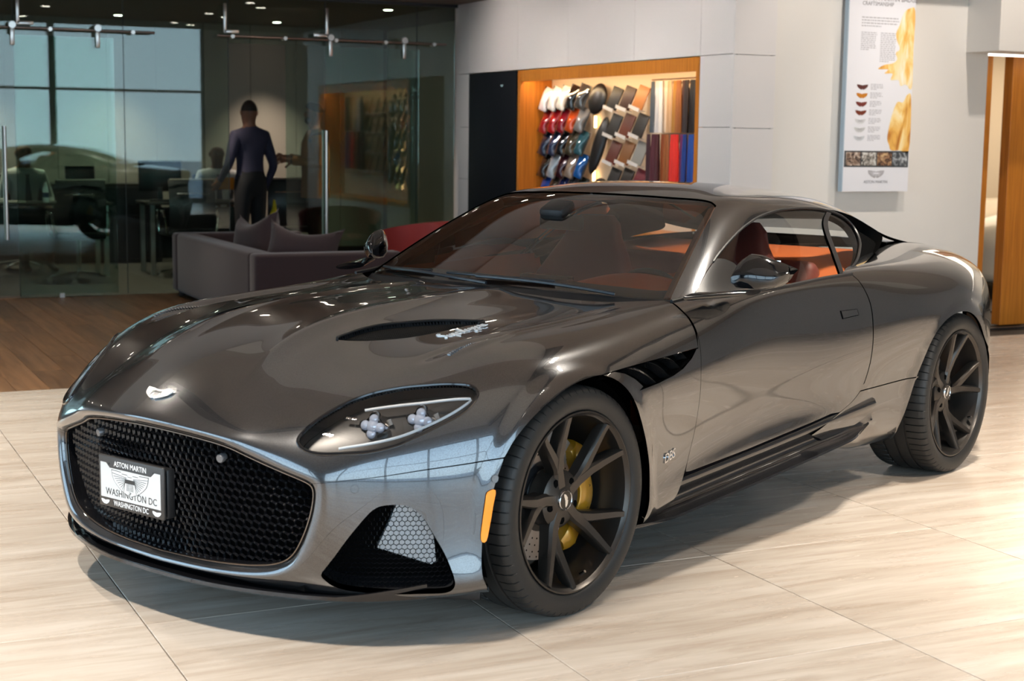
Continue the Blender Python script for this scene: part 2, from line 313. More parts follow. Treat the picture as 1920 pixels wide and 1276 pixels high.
# cut lines of the panels, as (station, rail) positions on the body sheet and on the cabin sheet
CB={
 'clam':[(0.672,5.122),(1.770,5.596),(2.408,5.774),(3.245,5.914),(4.000,6.112),(4.339,6.223)],
 'arch_f1':[(4.358,6.213),(4.523,6.045),(4.767,5.912),(5.045,5.818),(5.398,5.745),(5.666,5.693),(5.932,5.663),(6.192,5.661),(6.389,5.682)],
 'arch_f2':[(6.352,5.670),(6.532,5.794),(6.683,5.977),(6.833,6.257),(7.004,6.729),(7.152,7.192),(7.236,7.652),(7.224,8.184),(7.158,8.695)],
 'arch_f0':[(4.337,6.250),(4.220,6.527),(4.127,6.904),(4.056,7.399),(4.034,7.854),(4.052,8.392),(4.205,8.783)],
 'ventline':[(6.389,5.682),(7.095,5.674),(7.684,5.689),(8.136,5.692)],
 'doorcut_up':[(8.140,5.669),(8.154,5.313),(8.152,4.922),(8.153,4.472),(8.210,3.924)],
 'doorcut_f':[(8.221,3.949),(8.169,4.488),(8.172,4.933),(8.177,5.323),(8.165,5.679),(8.140,6.239),(8.135,6.779),(8.089,7.418),(7.933,8.132)],
 'door_bot':[(7.931,8.155),(8.422,8.272),(8.918,8.354),(9.390,8.339),(9.878,8.257),(10.222,8.166)],
 'doorcut_r':[(10.386,8.180),(10.640,7.998),(10.804,7.758),(10.884,7.342),(10.903,6.798),(10.893,6.232),(10.871,5.621),(10.802,4.968),(10.728,4.330)],
 'belt':[(10.738,4.299),(10.171,4.168),(9.469,4.216),(8.939,4.041),(8.520,3.771),(8.235,3.905)],
 'arch_r':[(11.875,9.321),(11.748,8.827),(11.788,8.433),(11.873,8.045),(11.966,7.587),(12.075,6.992),(12.251,6.597),(12.475,6.381),(12.753,6.325),(13.020,6.429),(13.335,6.748),(13.659,7.259),(14.323,7.918),(14.207,8.417)],
 'qcut':[(10.674,7.833),(11.288,7.854),(11.953,7.865)],
 'headlight':[(4.315,4.999),(4.166,5.116),(3.957,5.176),(3.622,5.169),(3.223,5.155),(2.907,5.085),(2.536,4.827),(2.167,4.213),(2.017,3.773),(2.012,3.399),(2.121,3.125),(2.310,3.002),(2.589,2.986),(2.907,3.037),(3.223,3.168),(3.500,3.392),(3.743,3.745),(3.955,4.151),(4.174,4.527),(4.322,4.796)],
 'hoodvent':[(4.393,1.606),(4.630,1.581),(5.032,1.595),(5.479,1.706),(5.949,1.862),(6.315,2.197),(5.944,2.267),(5.467,2.327),(5.072,2.281),(4.785,2.111),(4.561,1.899)],
 'intake':[(1.760,8.374),(1.907,7.664),(2.206,7.036),(2.415,6.733),(2.682,6.671),(2.938,6.743),(3.154,6.991),(3.356,7.407),(3.552,7.862),(3.668,8.288),(3.718,8.575),(3.666,8.748),(3.394,8.754),(2.848,8.801),(2.388,8.796),(2.013,8.639)],
 'sidevent':[(6.537,5.642),(7.102,5.652),(7.687,5.678),(8.108,5.705),(8.004,5.874),(7.837,6.024),(7.654,6.100),(7.365,6.151),(6.994,6.178),(7.070,6.120),(6.936,5.933),(6.784,5.777)],
 'marker':[(4.068,6.746),(4.188,6.750),(4.165,7.021),(4.134,7.368),(4.089,7.692),(4.015,7.655),(4.021,7.288),(4.042,6.929)],
 'sensor':[(2.002,6.059)],
 'sensor2':[(4.186,6.532)],
 'handle':[(10.341,5.606),(10.617,5.659),(10.636,5.834),(10.368,5.826)],
 'dbs':[(7.531,7.632),(7.742,7.604)],
 'script':[(5.253,2.713),(6.168,2.466)],
 'gill':[(4.659,3.555),(5.548,3.299)],
 'hl_mod':[(3.063,4.143),(3.536,4.792)],
 'hl_drl_top':[(3.212,3.626),(3.476,4.093),(3.756,4.530),(4.221,4.997)],
 'hl_drl_bot':[(2.365,4.190),(2.726,4.652),(3.100,4.940),(3.509,5.052),(3.901,5.080),(4.215,5.045)],
 'hl_small':[(3.031,3.507)],
 'slats':[(6.813,5.638),(7.318,6.104),(7.165,5.638),(7.586,6.066),(7.476,5.663),(7.785,5.961),(7.763,5.682),(7.927,5.823)],
}
CG={
 'ws_edge':[(0.108,3.930),(0.480,3.891),(0.904,3.850),(1.345,3.783),(1.828,3.695),(2.278,3.603),(2.700,3.425)],
 'ws_top':[(2.874,3.002),(3.006,2.388),(3.040,1.547),(3.030,0.837)],
 'dlo':[(0.913,5.250),(1.257,5.338),(1.710,5.470),(2.289,5.619),(2.851,5.673),(3.441,5.503),(4.041,5.104),(4.568,4.814),(5.059,4.704),(5.408,4.818),(5.598,5.307),(5.624,6.043),(5.474,6.702),(5.096,7.249),(4.714,7.539),(4.447,7.644)],
 'dlo_split_top':[(5.164,4.838)],
 'dlo_split_bot':[(4.282,7.627)],
 'black':[(5.256,4.536),(6.012,4.248),(6.513,4.175),(6.559,5.246),(6.045,6.749),(5.341,7.371),(4.646,7.637)],
}
# ---------------------------------------------------------------- trimmed panels on the body sheets
def inpoly(pts,poly):
    x,y=pts[:,0],pts[:,1]; r=np.zeros(len(pts),bool); n=len(poly); j=n-1
    for i in range(n):
        xi,yi=poly[i]; xj,yj=poly[j]
        if yi!=yj:
            c=((yi>y)!=(yj>y))&(x<(xj-xi)*(y-yi)/(yj-yi)+xi); r^=c
        j=i
    return r
def polydist(pts,poly,sc):
    P=np.array(poly)*sc; Q=np.roll(P,-1,0); p=pts*sc; best=np.full(len(p),1e9)
    for a,b in zip(P,Q):
        d=b-a; L=(d*d).sum()+1e-18; t=np.clip(((p-a)@d)/L,0,1); best=np.minimum(best,np.linalg.norm(p-(a+t[:,None]*d),axis=1))
    return best
def dens(S,uv,step=.012,closed=True):
    """resample a (u,v) polyline so its pieces are about step metres on the sheet"""
    uv=np.array(uv,float); out=[]; n=len(uv)
    for i in range(n if closed else n-1):
        a=uv[i]; b=uv[(i+1)%n]; t=np.linspace(0,1,9)[:,None]; q=S.ev(*(a+t*(b-a)).T); L=np.linalg.norm(np.diff(q,axis=0),axis=1).sum()
        k=max(1,int(round(L/step))); out+= [a+(b-a)*j/k for j in range(k)]
    if not closed: out.append(uv[-1])
    return np.array(out)
def soft(uv,closed=False,n=6):
    """Catmull-Rom smoothing of a hand-placed polyline"""
    uv=np.array(uv,float)
    if closed:
        P=np.concatenate([uv[-1:],uv,uv[:2]]); o=[]
        for i in range(1,len(uv)+1):
            p0,p1,p2,p3=P[i-1],P[i],P[i+1],P[i+2]
            for k in range(n):
                t=k/n; o.append(.5*((2*p1)+(-p0+p2)*t+(2*p0-5*p1+4*p2-p3)*t*t+(-p0+3*p1-3*p2+p3)*t**3))
        return np.array(o)
    return spl(uv,(len(uv)-1)*n+1)
def trim(S,outer,holes=(),du=.1,dv=.1,step=.012,lines=()):
    outer=dens(S,outer,step); holes=[dens(S,h,step) for h in holes]; lines=[dens(S,l,step,False) for l in lines]
    lo=outer.min(0); hi=outer.max(0)
    gu=np.arange(math.ceil(lo[0]/du),math.floor(hi[0]/du)+1)*du; gv=np.arange(math.ceil(lo[1]/dv),math.floor(hi[1]/dv)+1)*dv
    U,V=np.meshgrid(gu,gv,indexing='ij'); g=np.stack([U.ravel(),V.ravel()],1)
    sc=np.array([1/du,1/dv]); k=inpoly(g,outer)&(polydist(g,outer,sc)>.3)
    for h in holes: k&=~inpoly(g,h)&(polydist(g,h,sc)>.3)
    for l in lines: k&=(polydist(g,np.concatenate([l,l[::-1]]),sc)>.3)
    g=g[k]; pts=[outer]+holes+list(lines)+[g]; E=[]; n=0; loops=[]
    for i,q in enumerate(pts[:-1]):
        m=len(q); cl=i<1+len(holes)
        E+=[(n+j,n+(j+1)%m) for j in range(m if cl else m-1)]
        if cl: loops.append(list(range(n,n+m)))
        n+=m
    allp=np.concatenate(pts); r=delaunay_2d_cdt([Vector(p*sc) for p in allp],E,[],0,1e-6,True)
    vo=np.array([tuple(v) for v in r[0]])/sc; F=np.array(r[2]); cen=vo[F].mean(1)
    k=inpoly(cen,outer)
    for h in holes: k&=~inpoly(cen,h)
    F=F[k]; om={}
    for i,src in enumerate(r[3]):
        for q in src: om[q]=i
    return vo,F,[[om[i] for i in l] for l in loops]
def panel(name,S,outer,holes=(),m=None,parent=None,du=.1,dv=.1,step=.012,flange=.012,mirror=None,lift=0.0,lines=(),thick_in=True,side=1):
    """a sheet-metal panel cut out of S; mirror None / 'join' (both halves one mesh)"""
    uv,F,loops=trim(S,outer,holes,du,dv,step,lines); u,v=uv[:,0],uv[:,1]
    P=S.ev(u,v); Nn=S.nrm(u,v); c0=np.abs(P[:,1])<1e-5; Nn[c0,1]=0; Nn[c0]/=np.linalg.norm(Nn[c0],axis=1,keepdims=True); P=P+Nn*lift
    fn=np.cross(P[F[:,1]]-P[F[:,0]],P[F[:,2]]-P[F[:,0]]); fl=(fn*Nn[F[:,0]]).sum(1)<0; F=F.copy(); F[fl]=F[fl][:,::-1]
    V=[P];NN=[Nn];FF=[list(map(int,f)) for f in F]; n=len(P)
    if flange>0:
        for l in loops:
            l=np.array(l); a=P[l]; nn=Nn[l]
            # leave the centre-line seam open
            nx=np.roll(l,-1); T=P[nx]-a; T/=np.linalg.norm(T,axis=1,keepdims=True)+1e-12
            side_n=np.cross(T,nn); m_=len(l)
            V+= [a,a-nn*flange]; NN+=[side_n,side_n]
            for j in range(m_):
                k=(j+1)%m_
                if mirror=='join' and abs(a[j][1])<1e-5 and abs(a[k][1])<1e-5: continue
                q=[n+j,n+k,n+m_+k,n+m_+j]
                FF.append(q)
            n+=2*m_
    V=np.concatenate(V); NN=np.concatenate(NN)
    if mirror=='join' or side<0:
        V2=V*[1,-1,1]; N2=NN*[1,-1,1]; F2=[f[::-1] for f in FF]
        if side<0: V,NN,FF=V2,N2,F2
        else:
            k=len(V); FF=FF+[[i+k for i in f] for f in F2]; V=np.concatenate([V,V2]); NN=np.concatenate([NN,N2])
    return mesh_obj(name,V,FF,m,parent,normals=NN)
# ---------------------------------------------------------------- the car: body panels
car=empty('sports_car',(0,0,0),CAR_YAW,'dark grey metallic two-door sports coupe with black mesh grille and orange interior','car')
def cb(n,soften=True): return soft(CB[n]) if soften and len(CB[n])>2 else np.array(CB[n])
def A(*parts): return np.concatenate([np.atleast_2d(np.array(p,float)) for p in parts])
cowl_uv=body.near([(-.495,0),(-.515,.2),(-.56,.4),(-.63,.55),(-.70,.66),(-.755,.735)],(6.5,9.5),(0,4.4),axes=(0,1))
cowl_uv=soft(cowl_uv); cowl_uv[0,1]=0
g=.012
hood_out=A([(0,0)],[(0,i*.25) for i in range(1,20)],[(0,5.06),(.3,5.09)],cb('clam')-[0,g],cb('arch_f1'),cb('ventline')[1:]-[0,g],cb('doorcut_up')[1:]-[.002,0],cowl_uv[::-1])
def inset(poly,S,d):
    """move a closed (u,v) loop inwards by about d metres on the sheet"""
    p=np.array(poly,float); e=1e-3; P=S.ev(p[:,0],p[:,1]); su=np.linalg.norm(S.ev(p[:,0]+e,p[:,1])-P,axis=1)/e; sv=np.linalg.norm(S.ev(p[:,0],p[:,1]+e)-P,axis=1)/e
    sc=np.stack([su,sv],1); t=(np.roll(p,-1,0)-np.roll(p,1,0))*sc; t/=np.linalg.norm(t,axis=1,keepdims=True)+1e-12
    n=np.stack([-t[:,1],t[:,0]],1); area=((p*sc)[:,0]*np.roll((p*sc)[:,1],-1)-np.roll((p*sc)[:,0],-1)*(p*sc)[:,1]).sum()
    return p+(n*(1 if area>0 else -1)*d)/sc
hl=soft(CB['headlight'],True,4); vent=soft(CB['hoodvent'],True,4)
hood=panel('bonnet',body,hood_out,[hl,vent],PAINT,car,du=1/12,dv=1/16,step=.010,mirror='join',flange=.014)
bump_out=A([(0,11)],[(0,v) for v in np.arange(10.75,5.2,-.25)],[(0,5.14),(.3,5.15)],cb('clam')+[0,g],cb('arch_f0')[2:],[(4.6,9.3),(4.55,9.7),(4.3,10.0),(3.2,10.0),(2.5,9.75),(1.9,9.6),(1.35,9.75),(1.12,10.1),(1.02,10.5),(1.0,11)])
intake=soft(CB['intake'],True,4)
bumper=panel('front_bumper',body,bump_out,[intake],PAINT,car,du=1/12,dv=1/12,step=.010,mirror='join',flange=.02)
dr=cb('doorcut_r')
valance=panel('lower_valance',body,A([(1.04,11),(1.06,10.5),(1.16,10.1),(1.39,9.77),(1.9,9.63),(2.5,9.78)],[(2.6,10.2),(2.4,11)]),[],GLOSSBLACK,car,du=.2,dv=.2,step=.02,mirror='join',flange=.01,lift=-.003)
for sd in (1,-1):
    sill_f=[(7.30,9.2),(7.45,9.25),(7.75,8.6)]
    fender=panel('front_wing',body,A(cb('arch_f2'),sill_f,cb('doorcut_f')[::-1][2:-16],cb('ventline')[::-1]+[0,g]),[soft(CB['sidevent'],True,3)*[1,1]] if 0 else [np.array(CB['sidevent'])],PAINT,car,du=1/14,dv=1/12,step=.010,side=sd)
    door=panel('door',body,A(cb('doorcut_f')+[.006,0],cb('door_bot')[1:],cb('doorcut_r')-[.008,0],cb('belt')[1:-1]+[0,.02]),[],PAINT,car,du=1/10,dv=1/10,step=.012,side=sd)
    top=body.near([(-3.0,.55),(-2.75,.60),(-2.5,.655),(-2.25,.72),(-2.0,.80),(-1.88,.842)],(10,15),(1.5,4.6),axes=(0,1))
    quarter=panel('rear_quarter_panel',body,A(dr[dr[:,1]<7.74][::-1]+[.008,0],cb('qcut')-[0,g],cb('arch_r')[18:],[(14.6,8.6),(15.5,8.9),(16.2,9),(16.9,8),(16.9,5),(16.9,2.6)],[(15.5,2.6),(14.2,2.7)],soft(top)),[],PAINT,car,du=1/10,dv=1/10,step=.012,side=sd)
    lowq=panel('rear_sill_panel',body,A(cb('qcut')+[0,g],cb('arch_r')[:20][::-1],[(11.0,9.35),(10.3,9.0),(9.9,8.6)],dr[dr[:,1]>7.80]+[.008,0]),[],PAINT,car,du=1/10,dv=1/10,step=.012,side=sd)
deck=panel('boot_lid',body,A([(13.2,0),(13.2,2.5)],[(15.5,2.58),(16.9,2.58),(16.9,0)]),[],PAINT,car,du=1/8,dv=1/8,mirror='join')
# cabin sheet
ws_edge=soft(CG['ws_edge']); ws_top=soft(A(CG['ws_edge'][-1:],CG['ws_top'],[(3.02,0)]))
ws_out=A([(.03,0)],[(.03,v) for v in np.arange(.25,3.9,.25)],ws_edge,ws_top[1:])
windshield=panel('windscreen',green,ws_out,[],thin_glass('windscreen_glass',(.93,.95,.94),1.0,1.0,1.75),car,du=1/6,dv=1/6,mirror='join',flange=0,lift=-.004)
dlo=soft(CG['dlo']); blk=soft(CG['black'])
roof_out=A([(.05,4.0)],ws_edge+[.02,.03],ws_top[1:]+[.03,0],[(5.75,0),(5.85,1),(5.95,2),(6.1,2.8),(7.0,3.2),(7.9,3.5),(7.9,3.9),(7.3,4.2)],blk[:13][::-1]-[0,.02],dlo[:50][::-1]-[0,.02],[(.5,5.3),(.05,5.2)])
roof=panel('roof',green,roof_out,[],PAINT,car,du=1/10,dv=1/10,step=.012,mirror='join')
rear_glass=panel('rear_window',green,A([(5.8,0),(5.9,1),(6.0,2),(6.12,2.75),(7.0,3.15),(7.75,3.45),(7.75,0)]),[],CARGLASS,car,du=1/6,dv=1/6,mirror='join',flange=0,lift=-.004)
split_t,split_b=np.array(CG['dlo_split_top'][0]),np.array(CG['dlo_split_bot'][0])
k1=int(np.argmin(np.linalg.norm(dlo-split_t,axis=1)))
for sd in (1,-1):
    panel('mirror_sail',green,[(.12,5.25),(.55,5.33),(.913,5.29),(1.33,5.40),(1.62,6.3),(1.78,7.62),(1.0,7.7),(.12,7.4)],[],SATINBLACK,car,du=.2,dv=.2,side=sd,lift=-.003,flange=.006)
    panel('door_window',green,A([(1.33,5.41)],dlo[8:k1]+[0,.02],[split_t-[.05,0],split_b-[.05,-.1]],[(3,7.75),(1.80,7.72)]),[],CARGLASS,car,du=.25,dv=.25,side=sd,lift=-.008,flange=0)
    panel('quarter_window',green,A([split_t+[.05,0]],dlo[k1+2:],[split_b+[.05,.1]]),[],CARGLASS,car,du=.25,dv=.25,side=sd,lift=-.008,flange=0)
    panel('window_divider',green,A([split_t+[-.06,0],split_t+[.06,0],split_b+[.06,.1],split_b+[-.06,.1]]),[],SATINBLACK,car,du=.25,dv=.25,side=sd,lift=-.002,flange=.01)
    panel('rear_pillar_recess',green,A(blk,[(4.45,7.72)],dlo[k1+2:][::-1]),[],mat('intake_shade_black',(.004,.004,.004),.5,spec=0),car,du=.15,dv=.15,side=sd,lift=-.045,flange=0)  # open pillar intake: its shade is put into a black, glossless recess floor
    q=A(blk,[(4.45,7.72)],dlo[k1+2:][::-1]); q=dens(green,q,.02); p_=green.ev(*q.T); n_=green.nrm(*q.T); o_=[Vector(a*[1,sd,1]) for a in p_-n_*.002]; i_=[Vector(a*[1,sd,1]) for a in p_-n_*.046]
    MB().grid([o_+o_[:1],i_+i_[:1]]).build('rear_pillar_wall',mat('intake_shade_black'),car,fix=False)
    MB().tube(green.ev(*dens(green,A([(1.2,5.36)],dlo[6:],[(4.447,7.64)]),.02,False).T)*[1,sd,1]-np.array([0,.004*sd,0]),.0055,6).build('window_seal',SATINBLACK,car)
    MB().tube(body.ev(*dens(body,cb('belt')+[0,-.02],.02,False).T)*[1,sd,1],.008,6).build('belt_seal',SATINBLACK,car)
# ---------------------------------------------------------------- wheels
WING=[(0,.17),(.12,.17),(.15,.23),(.45,.23),(.49,.28),(1.0,.30),(.985,.20),(.95,.07),(.86,-.07),(.70,-.20),(.52,-.31),(.34,-.39),(.12,-.46),(.05,-.34),(0,-.34)]
def wing_poly(w): return [(x*w,y*w) for x,y in WING]+[(-x*w,y*w) for x,y in WING[-2:0:-1]]
def wing_emblem(name,w,m,parent,M,d=.002,dark=None):
    """spread-wings emblem in local XY; feather lines and the centre bar are thin dark strips"""
    o=MB().prism(wing_poly(w),d,M).build(name,m,parent,angle=None)
    if dark is not None:
        b=MB()
        for s in (-1,1):
            for k in range(9):
                t=k/8; a=Vector((s*w*(.18+.10*t),w*(.14-.22*t))); e=Vector((s*w*(.97-.62*t**1.1),w*(.21-.58*t**.85)))
                dd=(e-a).normalized(); nrm=Vector((-dd.y,dd.x))*w*.009
                b.prism([a-nrm,e-nrm,e+nrm,a+nrm],.0004,M@Matrix.Translation((0,0,d)))
        for s in (-1,1):
            for k in range(4):
                x=s*w*(.03+.05*k); b.prism([(x-w*.007,-.32*w),(x+w*.007,-.32*w),(x+w*.007,-.03*w),(x-w*.007,-.03*w)],.0004,M@Matrix.Translation((0,0,d)))
        b.prism([(-.27*w,-.05*w),(.27*w,-.05*w),(.27*w,.09*w),(-.27*w,.09*w)],.0006,M@Matrix.Translation((0,0,d)))
        b.build('emblem_lines',dark,o,angle=None)
    return o
RIM=mat('satin_graphite_rim',(.070,.063,.057),.34,.85)
DISC=mat('carbon_ceramic_disc',(.40,.36,.33),.34,.55)
GOLD=mat('gold_caliper_paint',(.46,.225,.014),.28,.35,coat=.8)
TYRETEXT=mat('tyre_lettering',(.006,.006,.006),.75,spec=.2)
SILVER=mat('silver_badge',(.78,.78,.77),.22,.9)
def tyre_mesh(mb,hw):
    prof=[(.268,-hw+.020),(.290,-hw+.004),(.315,-hw),(.338,-hw+.003),(.351,-hw+.013),(.3575,-hw+.032),(.359,-.062),(.352,-.060),(.352,-.052),(.3595,-.050),(.3598,-.004),(.3528,-.002),(.3528,.006),(.3598,.008),(.3595,.050),(.352,.052),(.352,.060),(.359,.062),(.3575,hw-.032),(.351,hw-.013),(.338,hw-.003),(.315,hw),(.300,hw-.003),(.2895,hw-.008),(.284,hw-.014),(.280,hw-.030)]
    angs=[]; n=66
    for k in range(n):
        a=2*math.pi*k/n; st=2*math.pi/n; angs+=[(a,0),(a+st*.42,0),(a+st*.86,0),(a+st*.90,1),(a+st*.96,1)]
    V=[];F=[];m=len(prof);na=len(angs)
    for i,(r,h) in enumerate(prof):
        for a,gv in angs:
            rr=r-(.006 if gv and i in (4,5,6,17,18,19) else 0)
            V.append((rr*math.cos(a),h,rr*math.sin(a)))
    for i in range(m-1):
        for k in range(na): F.append((i*na+k,i*na+(k+1)%na,(i+1)*na+(k+1)%na,(i+1)*na+k))
    mb.add(V,F,sm=True); return mb
def arc_text(body_,r,a0,yout,size,parent,m=TYRETEXT,xs=1.0):
    o=text_mesh('sidewall_lettering',body_,size,m,parent,ext=.0006,xs=xs)
    for v in o.data.vertices:
        a=a0+v.co.x/r; rr=r+v.co.y; v.co=(rr*math.cos(a),yout-.9*max(0,rr-.325)**2/.01+v.co.z,rr*math.sin(a))
    return o
def spoke(mb,path,mi=0):
    """path: (r, angle, front y, half width, depth) stations; faceted bar with chamfered front"""
    rows=[]
    P=[Vector((r*math.cos(a),y,r*math.sin(a))) for r,a,y,w,d in path]
    for i,(r,a,y,w,d) in enumerate(path):
        t=(P[min(i+1,len(P)-1)]-P[max(i-1,0)]); t.y=0; t.normalize(); s=Vector((-t.z,0,t.x)); yo=Vector((0,1,0)); p=P[i]
        rows.append([p-s*w-yo*d,p-s*w-yo*.010,p-s*(w*.62),p+s*(w*.62),p+s*w-yo*.010,p+s*w-yo*d])
    n=len(rows); V=[q for r_ in rows for q in r_]; F=[]
    for i in range(n-1):
        for j in range(6): F.append((i*6+j,i*6+(j+1)%6,(i+1)*6+(j+1)%6,(i+1)*6+j))
    F+=[tuple(range(6)),tuple((n-1)*6+j for j in range(6))]
    mb.add(V,F,mi=mi)
def make_wheel(x,yc,side,hw,rot,size_txt,txt_a,steer=0.0,front=True):
    """wheel built about its hub, outboard = local +y; rim mesh is the part, the rest hang under it"""
    lip=hw-.008
    prof=[(.2795,lip-.022),(.2835,lip-.004),(.2825,lip),(.2775,lip+.001),(.2735,lip-.006),(.268,lip-.012),(.2655,lip-.03),(.258,lip-.08),(.250,-.02),(.246,-hw+.05),(.262,-hw+.02),(.270,-hw+.02)]
    mb=MB().lathe(prof,96,'y')
    mb.lathe([(0,lip-.052),(.036,lip-.052),(.040,lip-.054),(.072,lip-.058),(.090,lip-.068),(.094,lip-.085),(.094,lip-.12),(.0,lip-.12)],60,'y')
    for k in range(5):
        c=rot+2*math.pi*k/5; q=lambda r,a,y,w,d:(r,c+R(a),lip+y,w,d)
        spoke(mb,[q(.040,10,-.054,.024,.05),(q(.095,11,-.054,.021,.048)),q(.150,10.5,-.041,.0185,.046),q(.200,12,-.027,.0165,.044),q(.245,13.2,-.013,.0145,.042),q(.271,13.8,-.004,.0125,.03)])
        spoke(mb,[q(.062,12,-.060,.018,.045),q(.110,7,-.052,.0185,.045),q(.155,-2,-.0415,.0175,.044),q(.205,-9,-.026,.0155,.042),q(.247,-12.6,-.013,.0140,.040),q(.271,-13.8,-.004,.0120,.03)])
    rim=mb.build('wheel_rim',RIM,car,angle=32)
    rim.location=(x,yc*side,.357); rim.rotation_euler=(0,0,steer if side>0 else math.pi+steer)
    ty=tyre_mesh(MB(),hw).build('tyre',RUBBER,rim,angle=50)
    if side>0:
        arc_text(size_txt,.322,txt_a,hw-.0022,.024,rim,xs=1.25)
        arc_text('P ZERO',.322,txt_a+R(232),hw-.0022,.036,rim,xs=1.5)
    for k in range(5):
        a=rot+R(62)+2*math.pi*k/5; MB().lathe([(0,lip-.0560),(.0125,lip-.0560),(.0135,lip-.0615),(.0135,lip-.0670)],20,'y',(.064*math.cos(a),0,.064*math.sin(a))).build('lug_recess',DARK,rim)
    cap=MB().lathe([(0,lip-.046),(.029,lip-.046),(.031,lip-.050),(.033,lip-.054)],40,'y').build('centre_cap',mat('cap_dark',(.05,.045,.04),.3,.8),rim)
    MB().lathe([(.0285,lip-.0462),(.0300,lip-.0440),(.0320,lip-.0462),(.0330,lip-.0520)],40,'y').build('cap_ring',CHROME,cap)
    wing_emblem('cap_emblem',.022,SILVER,cap,Matrix.Translation((0,lip-.0458,0))@Euler((R(-90),rot+.6,0)).to_matrix().to_4x4()@Matrix.Rotation(math.pi,4,'Z'),.0008)
    a=rot+R(188); MB().tube([(.252*math.cos(a),lip-.03,.252*math.sin(a)),(.238*math.cos(a),lip-.010,.238*math.sin(a))],[.006,.0045],8).build('valve',CHROME,rim)
    yd=-.015
    d=MB().lathe([(.110,yd-.004),(.110,yd),(.203,yd),(.203,yd-.03),(.110,yd-.03)],72,'y')
    dk=d.build('brake_disc',DISC,rim,angle=40)
    hh=MB()
    for i in range(36):
        for j,rr in enumerate((.135,.156,.177,.193)):
            a=2*math.pi*(i+.25*j)/36; hh.lathe([(0,yd+.0006),(.0030,yd+.0006),(.0030,yd-.001)],7,'y',(rr*math.cos(a),0,rr*math.sin(a)),sm=False)
    hh.build('disc_holes',DARK,dk,angle=None)['kind']='stuff'
    MB().lathe([(0,yd+.03),(.06,yd+.03),(.085,yd+.004),(.112,yd+.002)],48,'y').build('disc_bell',SATINBLACK,dk)
    # six-pot caliper hugging the rear edge of the disc
    a0,a1=(R(134),R(244)) if front else (R(-40),R(40))
    if side<0: a0,a1=math.pi-a1,math.pi-a0
    rows=[]
    for i in range(19):
        t=i/18; a=a0+(a1-a0)*t; e=min(1,min(t,1-t)/.10); hump=.004*math.cos(4*math.pi*(t-.5))
        r0,r1=.150+.020*(1-e),.226-.014*(1-e)+hump; yf=yd+.036*(.55+.45*e)+hump
        rows.append([(rr*math.cos(a),yy,rr*math.sin(a)) for rr,yy in ((r0,yd+.006),(r0+.004,yf-.005),(r0+.014,yf),(r1-.016,yf),(r1-.003,yf-.008),(r1,yd+.004),(r1,yd-.055),(r0,yd-.055))])
    cm=MB(); n=len(rows[0]); cm.add([p for r_ in rows for p in r_],[(i*n+j,i*n+(j+1)%n,(i+1)*n+(j+1)%n,(i+1)*n+j) for i in range(18) for j in range(n)]+[tuple(range(n)),tuple(18*n+j for j in range(n))],sm=True)
    cal=cm.build('brake_caliper',GOLD,rim,angle=35)
    if front and side>0:
        o=text_mesh('caliper_lettering','ASTON MARTIN',.014,SATINBLACK,cal,ext=.0004)
        for v in o.data.vertices:
            a=R(192)+v.co.x/.200; rr=.200+v.co.y; v.co=(rr*math.cos(a),yd+.0375+v.co.z,rr*math.sin(a))
    MB().tube([(.12*math.cos(R(20)),yd+.02,.12*math.sin(R(20))),(.15*math.cos(R(8)),yd+.03,.15*math.sin(R(8))),(.19*math.cos(R(2)),yd+.01,.19*math.sin(R(2)))],.006,8).build('brake_hose',SATINBLACK,cal)
    return rim
make_wheel(0,.820,1,.1325,R(68),'265/35 ZR21 (101Y)',R(86))
make_wheel(0,.820,-1,.1325,R(40),'265/35 ZR21 (101Y)',R(86))
make_wheel(-2.805,.812,1,.1525,R(26),'305/30 ZR21 (104Y)',R(92),front=False)
make_wheel(-2.805,.812,-1,.1525,R(50),'305/30 ZR21 (104Y)',R(92),front=False)
# wheel-arch liners and floor pan
for x,r in ((0,.405),(-2.805,.41)):
    for s in (1,-1):
        m=MB(); P=[[(x+r*math.cos(a),s*y,.345+r*math.sin(a)) for a in np.linspace(R(-22),R(202),33)] for y in (.52,.90 if x==0 else .80)]
        m.grid(P); m.add([(x,s*.52,.345)]+P[0],[(0,i,i+1) for i in range(1,33)]); m.build('wheel_arch_liner',DARK,car,fix=False)
MB().box((-1.4,0,.20),(1.9,1.36,.02)).build('floor_pan',DARK,car); MB().box((.30,0,.18),(.62,1.0,.02)).build('front_undertray',DARK,car); MB().box((-3.1,0,.24),(.9,1.0,.02)).build('rear_undertray',DARK,car)
MB().box((-.47,0,.50),(.02,1.60,.60)).build('bulkhead',DARK,car)
# hidden black lining under the bonnet so gaps and vents read dark
panel('bonnet_lining',body,A([(.8,0),(.8,4.8),(2,5.3),(4.2,5.6),(5,5.3),(7.9,5.3),(7.9,0)]),[hl],DARK,car,du=.25,dv=.25,step=.04,flange=0,lift=-.045,mirror='join')
